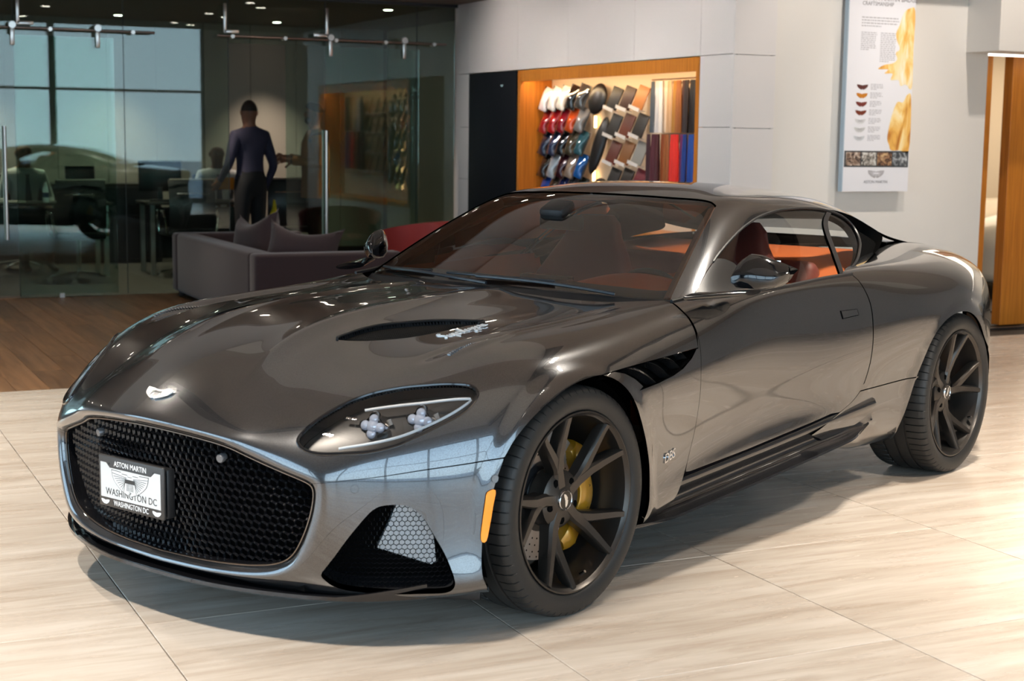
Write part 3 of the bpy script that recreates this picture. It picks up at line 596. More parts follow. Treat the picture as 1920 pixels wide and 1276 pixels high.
# ---------------------------------------------------------------- grille, lights, intakes, trim
MESHBLACK=mat('gloss_black_mesh',(.004,.004,.005),.10,coat=.4)
def grille_x(y,z): return .846+(z-.204)*.163-.33*y*y-.030
edge_v=np.linspace(0,11,221); edge=body.ev(np.zeros(221),edge_v)
gp=[(p[1],p[2]) for p in edge]+[(-p[1],p[2]) for p in edge[::-1]]
gpoly=np.array(gp)
def hexnet(polyarr,pitch,place,r,depth,name,m,parent,knob=0.0,bars=None):
    """honeycomb of ridge bars over a 2-D region, placed in space by place(a,b)->(point, outward normal)"""
    lo=polyarr.min(0);hi=polyarr.max(0); s=pitch/math.sqrt(3); nodes={};edges=set()
    def key(p): return (round(p[0]/ (s*.1)),round(p[1]/(s*.1)))
    j=0; b=lo[1]-pitch
    while b<hi[1]+pitch:
        a=lo[0]-pitch+(pitch/2 if j%2 else 0)
        while a<hi[0]+pitch:
            pts=[(a+s*math.cos(R(30+60*k)),b+s*math.sin(R(30+60*k))) for k in range(6)]
            for k in range(6):
                p,q=pts[k],pts[(k+1)%6]; kp,kq=key(p),key(q); nodes.setdefault(kp,p); nodes.setdefault(kq,q)
                if (kp,kq) not in edges and (kq,kp) not in edges: edges.add((kp,kq))
            a+=pitch
        b+=pitch*math.sqrt(3)/2; j+=1
    ks=list(nodes); ins=dict(zip(ks,inpoly(np.array([nodes[k] for k in ks]),polyarr)))
    mb=MB()
    for kp,kq in edges:
        if not (ins[kp] and ins[kq]): continue
        (p,n),(q,n2)=place(*nodes[kp]),place(*nodes[kq]); t=(q-p).normalized(); n=(n+n2).normalized(); sd=t.cross(n)*r
        V=[p+n*depth*.35,p-sd-n*depth*.3,p+sd-n*depth*.3,q+n*depth*.35,q-sd-n*depth*.3,q+sd-n*depth*.3]
        V+= [p-n*depth,q-n*depth]
        mb.add(V,[(0,1,4,3),(0,3,5,2),(1,6,7,4),(2,5,7,6)])
    if knob>0:
        for k in ks:
            if not ins[k]: continue
            p,n=place(*nodes[k]); x=Vector((0,0,1)).cross(n).normalized(); y=n.cross(x)
            V=[p+x*knob,p+y*knob,p-x*knob,p-y*knob,p+n*knob*.9]; mb.add(V,[(0,1,4),(1,2,4),(2,3,4),(3,0,4)])
    o=mb.build(name,m,parent,angle=None,fix=False); o['kind']='stuff'; return o
def gplace(a,b):
    x=grille_x(a,b); n=Vector((1,.66*a,-.163)).normalized(); return Vector((x,a,b)),n
hexnet(gpoly*[.985,1]-[0,0],.0262,gplace,.0036,.012,'grille_mesh',MESHBLACK,car,knob=.0052)
ring=[Vector((p[0],p[1],p[2])) for p in edge]+[Vector((p[0],-p[1],p[2])) for p in edge[-2:0:-1]]
cen=Vector((.8,0,.4))
def toward(p,k,dx): q=p+(cen-p)*k; q.x=p.x+dx; return q
m=MB(); m.grid([[p+Vector((.002,0,0)) for p in ring]+[ring[0]+Vector((.002,0,0))],[toward(p,.02,-.006) for p in ring]+[toward(ring[0],.02,-.006)],[toward(p,.03,-.055) for p in ring]+[toward(ring[0],.03,-.055)]])
m.build('grille_surround',GLOSSBLACK,car,fix=False)
MB().tube([toward(p,.016,-.001) for p in ring],.0028,6,closed=True).build('grille_trim_line',mat('dark_bronze_trim',(.20,.16,.13),.25,1.0),car)
nb=len(ring); m=MB(); V=[toward(p,.0,-.085) for p in ring]+[Vector((.77,0,.4))]; m.add(V,[(i,(i+1)%nb,nb) for i in range(nb)]); m.build('grille_backing',DARK,car)
for y,z in ((.287,.535),(-.287,.535)):
    p,n=gplace(y,z); M=frame_at(p+n*.004,(0,1,0),n); b=MB()
    V=b.lathe([(0,.012),(.011,.012),(.013,.009),(.013,-.01)],20,'z'); b.V=[tuple(M@Vector(v)) for v in b.V]
    o=b.build('parking_sensor',mat('sensor_grey',(.16,.16,.165),.35,.5),car)
# number plate in its frame
pl=empty('number_plate',(.914,-.058,.406),0,parent=car); pl.rotation_euler=(0,R(.2),0)
FRAME=mat('plate_frame_dark',(.05,.045,.042),.35,.3); ALU=mat('brushed_aluminium',(.72,.71,.69),.38,.75)
b=MB(); b.rbox((-.008,0,0),(.012,.313,.160),.005,n=3)
fr=b.build('plate_frame',FRAME,pl)
MB().rbox((-.034,.004,-.004),(.03,.300,.150),.005).build('plate_mount',SATINBLACK,pl)
Mp=frame_at((.0,0,0),(0,1,0),(1,0,0))
pp=[(-.145,.058),(-.118,.058),(-.100,.044),(.100,.044),(.118,.058),(.145,.058),(.145,-.050),(-.145,-.050)]
MB().prism(pp,.0012,frame_at((-.0022,0,0),(0,1,0),(1,0,0))).build('plate_panel',ALU,pl,angle=None)
def ptext(t,size,y,z,m,xs=1.0,x=0.0,sp=1.0):
    o=text_mesh('plate_lettering',t,size,m,pl,ext=.0003,xs=xs,spacing=sp); o.matrix_local=frame_at((x-.0002,y,z),(0,1,0),(1,0,0)); return o
WHITEINK=mat('white_print',(.85,.85,.85),.5); DARKINK=mat('dark_print',(.03,.027,.025),.5)
ptext('ASTON MARTIN',.0235,0,.0585,WHITEINK,.92,-.0014); ptext('WASHINGTON DC',.0235,.002,-.0640,WHITEINK,.84,-.0014); ptext('WASHINGTON DC',.030,.004,-.031,DARKINK,.93,-.0006,1.05)
MB().prism([(x*1.035,y*1.06+.0005) for x,y in wing_poly(.088)],.0004,frame_at((-.0013,0,.012),(0,1,0),(1,0,0))).build('emblem_outline',DARKINK,pl,angle=None)
wing_emblem('plate_emblem',.088,mat('plate_wing',(.80,.80,.79),.3,.5),pl,frame_at((-.0012,0,.012),(0,1,0),(1,0,0)),.0008,DARKINK)
for y in (-.125,.125): wing_emblem('plate_small_wing',.020,WHITEINK,pl,frame_at((-.0022,y,-.0635),(0,1,0),(1,0,0)),.0008)
for y,z in ((-.104,.056),(.110,.056),(-.085,-.062),(.085,-.062)): MB().lathe([(0,.0006),(.0035,.0004),(.004,-.001)],10,'x',(-.0016,y,z)).build('plate_screw',SATINBLACK,pl)
# bonnet badge
q=body.near([(.839,0,.679)],(1,4),(0,1)); P=body.ev(q[:,0],q[:,1])[0]; nn=body.nrm(q[:,0],q[:,1])[0]
wing_emblem('bonnet_badge',.058,SILVER,car,frame_at(Vector(P)+Vector(nn)*.001,(0,1,0),nn),.004,mat('badge_lines',(.18,.18,.18),.4,.8))
def on_body(uv,lift=0.0):
    uv=np.atleast_2d(uv); p=body.ev(uv[:,0],uv[:,1]); n=body.nrm(uv[:,0],uv[:,1]); return p+n*lift,n
# handwritten model script, drawn stroke by stroke
GLYPH={'S':([(1.15,1.9),(.85,2.25),(.4,2.1),(.35,1.6),(.8,1.1),(.75,.4),(.35,.0),(0,.25)],1.35),'u':([(0,.9),(.03,.35),(.3,0),(.6,.3),(.72,1),(.74,.3),(.95,.1)],.95),
 'p':([(0,.1),(.22,1),(.02,-1),(.2,.75),(.5,1),(.72,.6),(.5,.08),(.22,.2),(.6,.0),(.95,.15)],.95),'e':([(0,.15),(.35,.42),(.58,.75),(.38,1),(.14,.65),(.22,.15),(.5,0),(.85,.2)],.85),
 'r':([(0,.15),(.22,.9),(.28,1.1),(.40,.88),(.64,.9),(.58,.35),(.7,.05),(.85,.15)],.85),'l':([(0,.15),(.42,1.3),(.42,2.2),(.22,2.15),(.16,.4),(.34,0),(.6,.15)],.60),
 'g':([(.62,.9),(.32,1),(.05,.55),(.22,.05),(.52,.3),(.68,1),(.60,-.6),(.32,-1),(.08,-.7),(.5,-.1),(.88,.2)],.88),'a':([(.62,.9),(.32,1),(.05,.5),(.25,0),(.52,.3),(.66,1),(.66,.25),(.95,.15)],.95)}
def script_mesh(name,length,m,parent):
    word='Superleggera'; tot=sum(GLYPH[c_][1] for c_ in word); k=length/tot; b=MB(); x=-tot/2
    for c_ in word:
        P,adv=GLYPH[c_]; q=spl(np.array([((x+px_+.28*py_)*k,py_*k*1.15,.001) for px_,py_ in P]),26); b.tube([Vector(a) for a in q],.0019,6); x+=adv
    o=b.build(name,m,parent); o['kind']='stuff'; return o
# headlights
CLEAR=thin_glass('headlight_cover',(.93,.93,.93),1.0,1.0,1.45)
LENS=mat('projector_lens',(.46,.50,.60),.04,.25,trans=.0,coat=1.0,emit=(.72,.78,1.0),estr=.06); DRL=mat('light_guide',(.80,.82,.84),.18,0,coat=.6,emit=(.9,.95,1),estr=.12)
HOUSE=mat('lamp_housing',(.055,.05,.047),.32,.3); CHIPS=mat('lamp_bezel',(.42,.38,.34),.25,.8)
for sd in (1,-1):
    mir=np.array([1,sd,1.])
    L=dens(body,hl,.010); Pt,Nt=on_body(L); 
    cov=panel('headlight_lens',body,inset(L,body,.002),[],CLEAR,car,du=.15,dv=.15,side=sd,flange=0,lift=-.003)
    MB().tube([Vector(p*mir) for p in Pt],.0058,8,closed=True).build('headlight_rim',GLOSSBLACK,car)
    bowl=panel('headlight_housing',body,inset(L,body,.004),[],HOUSE,car,du=.15,dv=.15,side=sd,flange=0,lift=-.048)
    m=MB(); m.grid([[Vector(p*mir) for p in np.r_[Pt-Nt*.002,(Pt-Nt*.002)[:1]]],[Vector(p*mir) for p in np.r_[Pt-Nt*.05,(Pt-Nt*.05)[:1]]]]); m.build('headlight_wall',HOUSE,bowl,fix=False)
    for nm,k in (('hl_drl_top',.012),('hl_drl_bot',.010)):
        p,n=on_body(dens(body,soft(CB[nm]),.01,False),-k); 
        MB().tube([Vector(a*mir) for a in p],.0042,8,flat=1.0).build('light_guide',DRL,bowl)
    for k,uv in enumerate(CB['hl_mod']):
        p,n=on_body([uv],-.030); p=Vector(p[0]*mir); n=(Vector(n[0]*mir)*.45+Vector((1,.15*sd,.05))).normalized()
        M=frame_at(p,(0,1,0),n); b=MB()
        for dx,dy,r_ in ((0,0,.020),(.024,0,.0150),(-.024,0,.0150),(0,.021,.0150),(0,-.021,.0150)):
            b.ell((dx,dy,0),(r_,r_,r_*.7),16,8)
        b.V=[tuple(M@Vector(v)) for v in b.V]; b.build('projector_lens',LENS,bowl,fix=False)
        b=MB(); outl=[]
        for i in range(48):
            a=2*math.pi*i/48; rr=.0345+.0080*math.cos(4*a); outl.append((rr*math.cos(a),rr*math.sin(a)))
        b.grid([[M@Vector((x,y,.004)) for x,y in outl+outl[:1]],[M@Vector((x*1.06,y*1.06,.000)) for x,y in outl+outl[:1]],[M@Vector((x*1.04,y*1.04,-.02)) for x,y in outl+outl[:1]]]); b.build('lens_bezel',CHROME,bowl,fix=False)
        b=MB(); b.lathe([(.030,-.004),(.034,-.012),(.036,-.05)],28,'z'); b.V=[tuple(M@Vector(v)) for v in b.V]; b.build('lamp_barrel',HOUSE,bowl)
        back=frame_at(p+Vector((-.040,.022*sd,.006)),(-.8,.5*sd,.2),n); MB().prism([(-.014,-.009),(.014,-.009),(.014,.009),(-.014,.009)],.003,back).build('reflector_plate',CHIPS,bowl)
    p,n=on_body(CB['hl_small'],-.022); M=frame_at(Vector(p[0]*mir),(-.4,.9*sd,0),Vector(n[0]*mir)); b=MB()
    for dx in (-.009,.009):
        for j in range(3): b.rbox((dx+.0055*(j-1),0,0),(.005,.010,.004),.001)
    b.V=[tuple(M@Vector(v)) for v in b.V]; b.build('led_cluster',CHROME,bowl)
    # amber side marker and flush sensors
    panel('side_marker',body,soft(CB['marker'],True,3),[],mat('amber_lens',(.95,.28,.01),.25,coat=.6,emit=(1,.3,.0),estr=.25),car,du=.1,dv=.1,side=sd,lift=.004,flange=.006)
    for nm in ('sensor','sensor2'):
        p,n=on_body(CB[nm],.0004); M=frame_at(Vector(p[0]*mir),(0,1,0),Vector(n[0]*mir)); b=MB().lathe([(0,.0006),(.0105,.0006),(.0110,-.001),(.0122,-.001),(.0126,.0006)],24,'z'); b.V=[tuple(M@Vector(v)) for v in b.V]; b.build('parking_sensor',PAINT,car)
    # bonnet vent: mesh floor, lip and black wall
    vl=dens(body,vent,.01); p,n=on_body(vl)
    m=MB(); m.grid([[Vector(a*mir) for a in np.r_[p,p[:1]]],[Vector(a*mir) for a in np.r_[p-n*.035,(p-n*.035)[:1]]]]); m.build('bonnet_vent_wall',SATINBLACK,car,fix=False)
    def vmesh(nt,b_):
        tc=N(nt,'ShaderNodeTexCoord'); ck=N(nt,'ShaderNodeTexChecker'); ck.inputs['Scale'].default_value=210; nt.links.new(tc.outputs['Object'],ck.inputs[0])
        ck.inputs[1].default_value=(.004,.004,.004,1); ck.inputs[2].default_value=(.014,.013,.012,1); nt.links.new(ck.outputs[0],b_.inputs['Base Color'])
    uv_,F_,_=trim(body,inset(vl,body,.003),(),.08,.06,.012); P_=body.ev(*uv_.T); N_=body.nrm(*uv_.T); pb_=body.ev(*vl.T)
    dd_=np.array([np.linalg.norm(pb_-q,axis=1).min() for q in P_]); P_=P_+N_*(-.014+.014*smooth01(dd_/.050))[:,None]; P_[:,1]*=sd
    mesh_obj('bonnet_vent_mesh',P_,[tuple(map(int,f)) for f in F_],mat('vent_mesh',(.03,.03,.03),.8,spec=.1,build=vmesh),car,smooth=True)
    k=len(vl)*6//11; MB().tube([Vector(a*mir) for a in (p+n*.002)[:k]],.0045,6).build('bonnet_vent_lip',SATINBLACK,car)
    # intake: recessed honeycomb over a finned cooler
    il=dens(body,intake,.012); p,n=on_body(il); c0=p.mean(0); nv=Vector(n.mean(0)).normalized(); ax=Vector((0,0,1)).cross(nv).normalized(); ay=nv.cross(ax)
    loc=np.array([((Vector(a)-Vector(c0)).dot(ax),(Vector(a)-Vector(c0)).dot(ay)) for a in p]); dep=np.array([(Vector(a)-Vector(c0)).dot(nv) for a in p])
    cf=np.linalg.lstsq(np.c_[loc,loc[:,0]**2,np.ones(len(loc))],dep,rcond=None)[0]
    def iplace(a,b_,off=-.035,sd=sd):
        h=cf[0]*a+cf[1]*b_+cf[2]*a*a+cf[3]; q=Vector(c0)+ax*a+ay*b_+nv*(h+off); nn_=nv.copy()
        if sd<0: q.y=-q.y; nn_.y=-nn_.y
        return q,nn_
    hexnet(loc,.0158,iplace,.0011,.004,'intake_mesh',MESHBLACK,car)
    m=MB(); back=[iplace(a,b_,-.10)[0] for a,b_ in loc]; m.grid([[Vector(a*mir) for a in np.r_[p,p[:1]]],back+back[:1]]); m.build('intake_duct',SATINBLACK,car,fix=False)
    m=MB(); m.add(back,[tuple(range(len(back)))]); m.build('intake_backing',DARK,car,fix=False)
    COOL=mat('cooler_fins',(.50,.58,.66),.35,.5,build=lambda nt,b_:(lambda tc,wv,rp:(nt.links.new(tc.outputs['Object'],wv.inputs[0]),nt.links.new(wv.outputs[0],rp.inputs[0]),nt.links.new(rp.outputs[0],b_.inputs['Base Color'])))(N(nt,'ShaderNodeTexCoord'),N(nt,'ShaderNodeTexWave',i_Scale=110.0,bands_direction='Y'),ramp(nt,[(0,(.16,.19,.22)),(.6,(.62,.70,.78))])))
    la,lb=loc.min(0),loc.max(0); w=lb-la
    cp=[(la[0]+w[0]*a,la[1]+w[1]*b_) for a,b_ in ((.42,.40),(.50,.66),(.56,.88),(.66,.94),(.78,.80),(.84,.55),(.865,.24),(.83,.20))]
    m=MB(); f=[iplace(a,b_,-.065)[0] for a,b_ in cp]; bk=[iplace(a,b_,-.085)[0] for a,b_ in cp]; k=len(cp)
    m.add(f+bk,[tuple(range(k)),tuple(range(k,2*k))]+[(i,(i+1)%k,k+(i+1)%k,k+i) for i in range(k)]); m.build('oil_cooler',COOL,car)
    # wing vent: dark box with raked slats
    sl=np.array(CB['sidevent']); p,n=on_body(sl)
    m=MB(); bk=p-n*.06; m.add([Vector(a*mir) for a in bk],[tuple(range(len(bk)))]); m.grid([[Vector(a*mir) for a in np.r_[p,p[:1]]],[Vector(a*mir) for a in np.r_[bk,bk[:1]]]]); m.build('wing_vent_box',DARK,car,fix=False)
    S4=CB['slats']
    for i in range(4):
        (pa,pb),(na,nb_)=on_body(S4[2*i:2*i+2]); t=Vector(pb-pa); w_=(.010,.006,.006,.005)[i]; rows=[]
        for kk in range(9):
            s_=kk/8; c_=Vector(pa)+t*s_+Vector((0,.0,.012*math.sin(math.pi*s_))); ww=w_*(.4+.6*math.sin(math.pi*min(1,.15+.7*s_))); nn_=Vector(na); px_=t.normalized().cross(nn_)
            rows.append([c_-nn_*.004-px_*ww*.5,c_-nn_*.001+px_*ww*.5,c_-nn_*.035+px_*ww*.5-t.normalized()*.008])
        for r_ in rows:
            for q_ in r_:
                if sd<0: q_.y=-q_.y
        m=MB(); m.grid([r_+r_[:1] for r_ in rows],sm=False); m.build('wing_vent_slat',PAINT,car)
    # door handle, model script, badges
    hp=soft(CB['handle'],True,1); hp=A(*[hp]); 
    panel('door_handle',body,inset(hp,body,.002),[],PAINT,car,du=.1,dv=.1,side=sd,lift=.003,flange=.006)
    p,n=on_body(dens(body,CB['handle'],.01),.0016); MB().tube([Vector(a*mir) for a in p],.0020,5,closed=True).build('handle_gap',DARK,car)
    (pa,pb),(na,nb_)=on_body(CB['dbs'],.002); xd=Vector(pb-pa); M=frame_at(Vector((pa+pb)/2),xd,Vector(na)); 
    o=text_mesh('wing_badge','DBS',.044,CHROME,car,ext=.0022,xs=1.02,shear=.25,spacing=.92)
    if sd>0: o.matrix_local=M
    else:
        Mm=frame_at(Vector((pa+pb)/2*mir),Vector((-xd.x,xd.y,-xd.z)),Vector(na*mir)); o.matrix_local=Mm
    (pa,pb),(na,nb_)=on_body(CB['script'],.002); xd=Vector(pb-pa)*mir[1] if 0 else Vector(pb-pa)
    if sd>0: o=script_mesh('bonnet_script',(Vector(pb)-Vector(pa)).length,mat('script_silver',(.92,.92,.92),.3,.5),car)
    if sd>0: o.matrix_local=frame_at(Vector((pa+pb)/2),xd,Vector((na+nb_)/2))
    p,n=on_body(dens(body,CB['gill'],.004,False),.001); b=MB()
    for i in range(0,len(p)-1,3):
        t=(Vector(p[min(i+1,len(p)-1)])-Vector(p[i])).normalized(); q=Vector(p[i]); nn_=Vector(n[i]); s_=t.cross(nn_)
        rot_=Matrix((t,s_,nn_)).transposed()
        if sd<0: q.y=-q.y; rot_=Matrix((Vector((t.x,-t.y,t.z)),Vector((s_.x,-s_.y,s_.z)),Vector((nn_.x,-nn_.y,nn_.z)))).transposed()
        b.box(q,(.0075,.012*(1-.5*i/len(p)),.004),rot_)
    b.build('bonnet_gill',mat('gill_metal',(.35,.36,.38),.25,.9),car)
# splitter with turned-up ends
pts=[(.897,0),(.886,.2),(.852,.36),(.790,.535),(.712,.672),(.63,.755),(.545,.815)]
pc=spl(np.array([(x,y,0) for x,y in pts]),44); full=[(p[0],p[1]) for p in pc][::-1]+[(p[0],-p[1]) for p in pc[1:]]
m=MB(); rows=[]
for x,y in full:
    a=abs(y); up=.034*max(0,(a-.64)/.175)**1.15; sy=np.sign(y) if y else 0
    out=Vector((.55 if a>.5 else 1,.83*sy if a>.5 else .9*y,0)).normalized(); inn=-out
    P0=Vector((x,y,.148)); z=Vector((0,0,1))
    rows.append([P0+inn*.24-z*.004,P0+inn*.012-z*.003,P0+z*.004,P0+z*(.015+up)+out*.3*up,P0+z*(.016+up)+inn*.008+out*.3*up,P0+inn*.035+z*.012,P0+inn*.24+z*.020])
m.grid([r_+r_[:1] for r_ in rows]); m.add(rows[0],[tuple(range(7))]); m.add(rows[-1],[tuple(range(7))]); m.build('front_splitter',GLOSSBLACK,car,angle=45)
m=MB().box((.60,0,.185),(.34,1.10,.03)); m.build('bumper_underside',DARK,car)
for s in (1,-1):
    MB().rbox((.40,.70*s,.118),(.012,.30,.045),.004,Euler((0,0,R(36*s))).to_matrix()).build('air_deflector',SATINBLACK,car)
# sills
for s in (1,-1):
    prof=[(.862,.345),(.872,.318),(.897,.300),(.906,.284),(.898,.262),(.886,.236),(.892,.214),(.930,.206),(.952,.206),(.955,.199),(.945,.194),(.85,.186),(.70,.17)]
    rows=[]
    for x in np.linspace(-.33,-2.06,36):
        t=(-.30-x)/1.73; e=min(1,(x+2.09)/.30); f=min(1,(-.31-x)/.20); dz=.004+.115*t-.012*math.sin(math.pi*t)
        row=[]
        for i,(y,z) in enumerate(prof):
            yy=y-.018*math.sin(math.pi*t)*(1 if i<6 else .4)+.02*t*(i>=2)
            if 7<=i<=10: yy=.892+(yy-.892)*max(0,min(e,f))
            row.append((x,yy*s,z+dz+(0 if i<6 else -.004)))
        rows.append(row)
    m=MB(); m.grid(rows); m.build('sill',mat('dark_sill_paint',(.018,.018,.020),.22,.5,coat=1.0),car,angle=60,fix=True)
    rows2=[[(x_,(abs(y_)-.012)*s,z_-.004) for (x_,y_,z_) in (r_[0],r_[1])]+[(r_[0][0],(abs(r_[0][1])-.07)*s,r_[0][2]+.08)] for r_ in rows]
    m=MB(); m.grid(rows2); m.build('sill_gap_lining',DARK,car,fix=False)
# door mirrors
for s in (1,-1):
    rows=[]
    for y,zb,zt,th in ((.876,.968,1.000,.03),(.879,.952,1.028,.075),(.890,.945,1.050,.100),(.912,.943,1.066,.118),(.945,.942,1.062,.125),(.980,.945,1.046,.118),(1.005,.953,1.034,.095),(1.024,.970,1.024,.055),(1.032,.988,1.016,.022),(1.034,.996,1.010,.008)):
        xf=-.950-.62*(y-.88)-.35*max(0,y-.98); h=zt-zb; q=.5*(.13-th)
        prof=[(-.012-q,.04),(-.002-q*.6,.16),(.0-q*.5,.44),(-.006-q*.6,.56),(-.026-q*.7,.82),(-.055-q*.8,.97),(-.080,1.0),(-.105+q,.93),(-.122+q,.75),(-.130+q,.5),(-.126+q,.22),(-.105+q,.03),(-.06,0)]
        rows.append([(xf+a,y*s,zb+h*b_) for a,b_ in prof])
    m=MB(); m.grid(rows,wrap=True); m.add(rows[0],[tuple(range(13))]); m.add(rows[-1],[tuple(range(13))]); mi=m.build('door_mirror',GLOSSBLACK,car,angle=38)
    rows=[]
    for t in np.linspace(0,1,9):
        x_=-.80-.20*t; y_=.845+.105*t; z_=.927+.008*t; w_=.085-.030*t; h_=.014-.004*t
        rows.append([(x_+w_*math.cos(a),(y_)*s,z_+h_*math.sin(a)) for a in np.linspace(0,2*math.pi,14,endpoint=False)])
    m=MB(); m.grid(rows,wrap=True); m.add(rows[0],[tuple(range(14))]); m.add(rows[-1],[tuple(range(14))]); m.build('mirror_arm',GLOSSBLACK,mi,angle=60)
    MB().rbox((-1.082,.948*s,1.002),(.004,.11,.085),.002,Euler((0,0,R(32*s))).to_matrix()).build('mirror_glass',CHROME,mi)
# cowl and wipers
w0=green.ev(np.full(40,.06),np.linspace(0,3.95,40)); h0=body.ev(*np.array([cowl_uv[int(round(k))] for k in np.linspace(0,len(cowl_uv)-1,40)]).T)
row_a=[Vector(p)+Vector((0,0,-.004)) for p in w0]; row_b=[Vector(p)+Vector((0,0,-.014)) for p in h0]
mk=lambda r:[Vector((p.x,-p.y,p.z)) for p in r[::-1]]+r[1:]
m=MB(); m.grid([mk(row_a),mk([(a+b_)/2+Vector((0,0,-.016)) for a,b_ in zip(row_a,row_b)]),mk(row_b)]); m.build('scuttle_panel',SATINBLACK,car,fix=False)
WIPER=mat('wiper_black',(.012,.016,.022),.3)
for pv,tip in (((.07,1.9),(.16,-2.9)),((.05,-1.2),(.30,2.2))):
    def gw(u,v,l=.012):
        p=green.ev([u],[abs(v)])[0]; n=green.nrm([u],[abs(v)])[0]; q=Vector(p+n*l); 
        if v<0: q.y=-q.y
        return q
pass
def gw(u,v,l=.012):
    p=green.ev([u],[abs(v)])[0]; n=green.nrm([u],[abs(v)])[0]; q=Vector(p+n*l)
    if v<0: q.y=-q.y
    return q
for (ua,va),(ub,vb) in (((.02,2.5),(.20,.1)),((.02,.4),(.20,-2.2))):
    wp=MB().tube([gw(ua+(ub-ua)*t,va+(vb-va)*t,.008+.008*math.sin(math.pi*t)) for t in np.linspace(0,1,12)],.0065,6).build('wiper_arm',WIPER,car)
    MB().tube([gw(ub+.02+.02*t,vb+(t-.5)*1.9*1.0+0.35,.008) for t in np.linspace(0,1,14)],.007,6,flat=.7).build('wiper_blade',WIPER,wp)
# ---------------------------------------------------------------- cabin
TAN=mat('orange_tan_leather',(.56,.13,.035),.45); MAROON=mat('oxblood_leather',(.20,.045,.035),.5); CHAR=mat('charcoal_leather',(.030,.026,.026),.55); LINER=mat('headliner_suede',(.22,.11,.07),.9)
cab=empty('cabin',(-1.4,0,.2),0,parent=car)
def cput(o): o.parent=cab; o.matrix_parent_inverse=Matrix.Translation((1.4,0,-.2)); return o
# dashboard: curved top pad following the screen base, orange lower roll, driver's binnacle
rows=[]
for x,z in ((-.66,.900),(-.72,.914),(-.85,.922),(-.98,.920),(-1.03,.905)):
    rows.append([(x-.17*(y/.7)**2,y,z-.012*(y/.7)**2) for y in np.linspace(-.70,.70,29)])
m=MB(); m.grid(rows); cput(m.build('dashboard_top',CHAR,None,fix=False))
rows=[]
for x,z in ((-1.03,.905),(-1.065,.895),(-1.085,.86),(-1.075,.78),(-1.05,.66),(-1.02,.52)):
    rows.append([(x-.17*(y/.7)**2,y,z-.012*(y/.7)**2) for y in np.linspace(-.74,.74,29)])
m=MB(); m.grid(rows); cput(m.build('dashboard_face',TAN,None,fix=False))
rows=[]
for x,h in ((-.92,.0),(-.97,.030),(-1.05,.045),(-1.12,.042),(-1.15,.02)):
    rows.append([(x-.045,.37+.22*t,.912+h*math.cos(t*math.pi/2)**.7 if abs(t)<.999 else .905) for t in np.linspace(-1,1,17)])
m=MB(); m.grid(rows); cput(m.build('instrument_hood',TAN,None,fix=False))
cput(MB().rbox((-1.04,0,.915),(.05,.24,.035),.01).build('centre_screen',GLOSSBLACK))
# steering wheel
st=MB(); M=frame_at((-1.26,.37,.80),(0,1,0),(-.93,0,.36)); pts=[M@Vector((.178*math.cos(a),.168*math.sin(a),0)) for a in np.linspace(0,2*math.pi,40,endpoint=False)]
st.tube(pts,.0165,10,closed=True); sw=cput(st.build('steering_wheel',CHAR)); 
b=MB(); b.lathe([(0,.0),(.055,-.005),(.065,-.03),(0,-.035)],24,'z'); b.V=[tuple(M@Vector(v)) for v in b.V]; o=b.build('wheel_boss',CHAR); o.parent=sw
for a in (R(0),R(180),R(-90)):
    o=MB().tube([M@Vector((.05*math.cos(a),.05*math.sin(a),-.015)),M@Vector((.17*math.cos(a),.16*math.sin(a),0))],.014,8).build('wheel_spoke',CHAR); o.parent=sw
# seats
def seat(y,first=False):
    t=MB(); rows=[]
    for z,xc,w,tk in ((.42,-1.62,.25,.10),(.55,-1.68,.26,.10),(.70,-1.74,.265,.09),(.85,-1.80,.25,.08),(.95,-1.835,.20,.07),(1.03,-1.855,.145,.06),(1.09,-1.870,.125,.05),(1.125,-1.885,.085,.035)):
        r_=[]
        for a in np.linspace(0,2*math.pi,28,endpoint=False):
            ca,sa=math.cos(a),math.sin(a); bol=.055*max(0,abs(sa)-.55)/.45*max(0,ca+.3) if z<.9 else .02*max(0,abs(sa)-.5)
            r_.append((xc+tk*(abs(ca)**.6)*np.sign(ca)+bol,y+w*(abs(sa)**.75)*np.sign(sa),z))
        rows.append(r_)
    t.grid(rows,wrap=True); t.add(rows[-1],[tuple(range(28))]); s=cput(t.build('seat_back',MAROON,None,angle=60))
    q=MB().rbox((-1.42,y,.42),(.52,.50,.14),.05,n=3); o=q.build('seat_cushion',TAN); o.parent=s
    for sd in (-1,1): o=MB().rbox((-1.42,y+sd*.225,.46),(.50,.09,.14),.04,n=3).build('seat_bolster',MAROON); o.parent=s
    o=MB().rbox((-1.765,y,.72),(.05,.26,.40),.02,Euler((0,R(-21),0)).to_matrix(),n=3).build('seat_insert',TAN); o.parent=s
for y in (.37,-.37): seat(y)
cput(MB().rbox((-1.45,0,.52),(1.2,.22,.26),.05,n=3).build('centre_tunnel',TAN))
for s in (1,-1):
    rows=[[(x,s*(yy-.02*math.sin((x+.9)*3)),z) for x in np.linspace(-.95,-2.0,14)] for yy,z in ((.80,.925),(.79,.88),(.765,.80),(.775,.72),(.76,.60),(.77,.42))]
    m=MB(); m.grid(rows); d=cput(m.build('door_card',TAN,None,fix=False)); o=MB().rbox((-1.35,s*.755,.74),(.55,.05,.05),.02,n=2).build('door_pull',CHAR); o.parent=d
m=MB(); m.grid([[(x,y,z) for y in np.linspace(-.74,.74,9)] for x,z in ((-2.02,.45),(-2.05,.78),(-2.12,.86),(-2.35,.93),(-2.75,.965),(-2.95,.96))]); cput(m.build('parcel_shelf',TAN,None,fix=False))
for y in (.33,-.33): cput(MB().rbox((-2.16,y,.78),(.12,.46,.36),.05,Euler((0,R(-20),0)).to_matrix(),n=3).build('rear_seat_pad',MAROON))
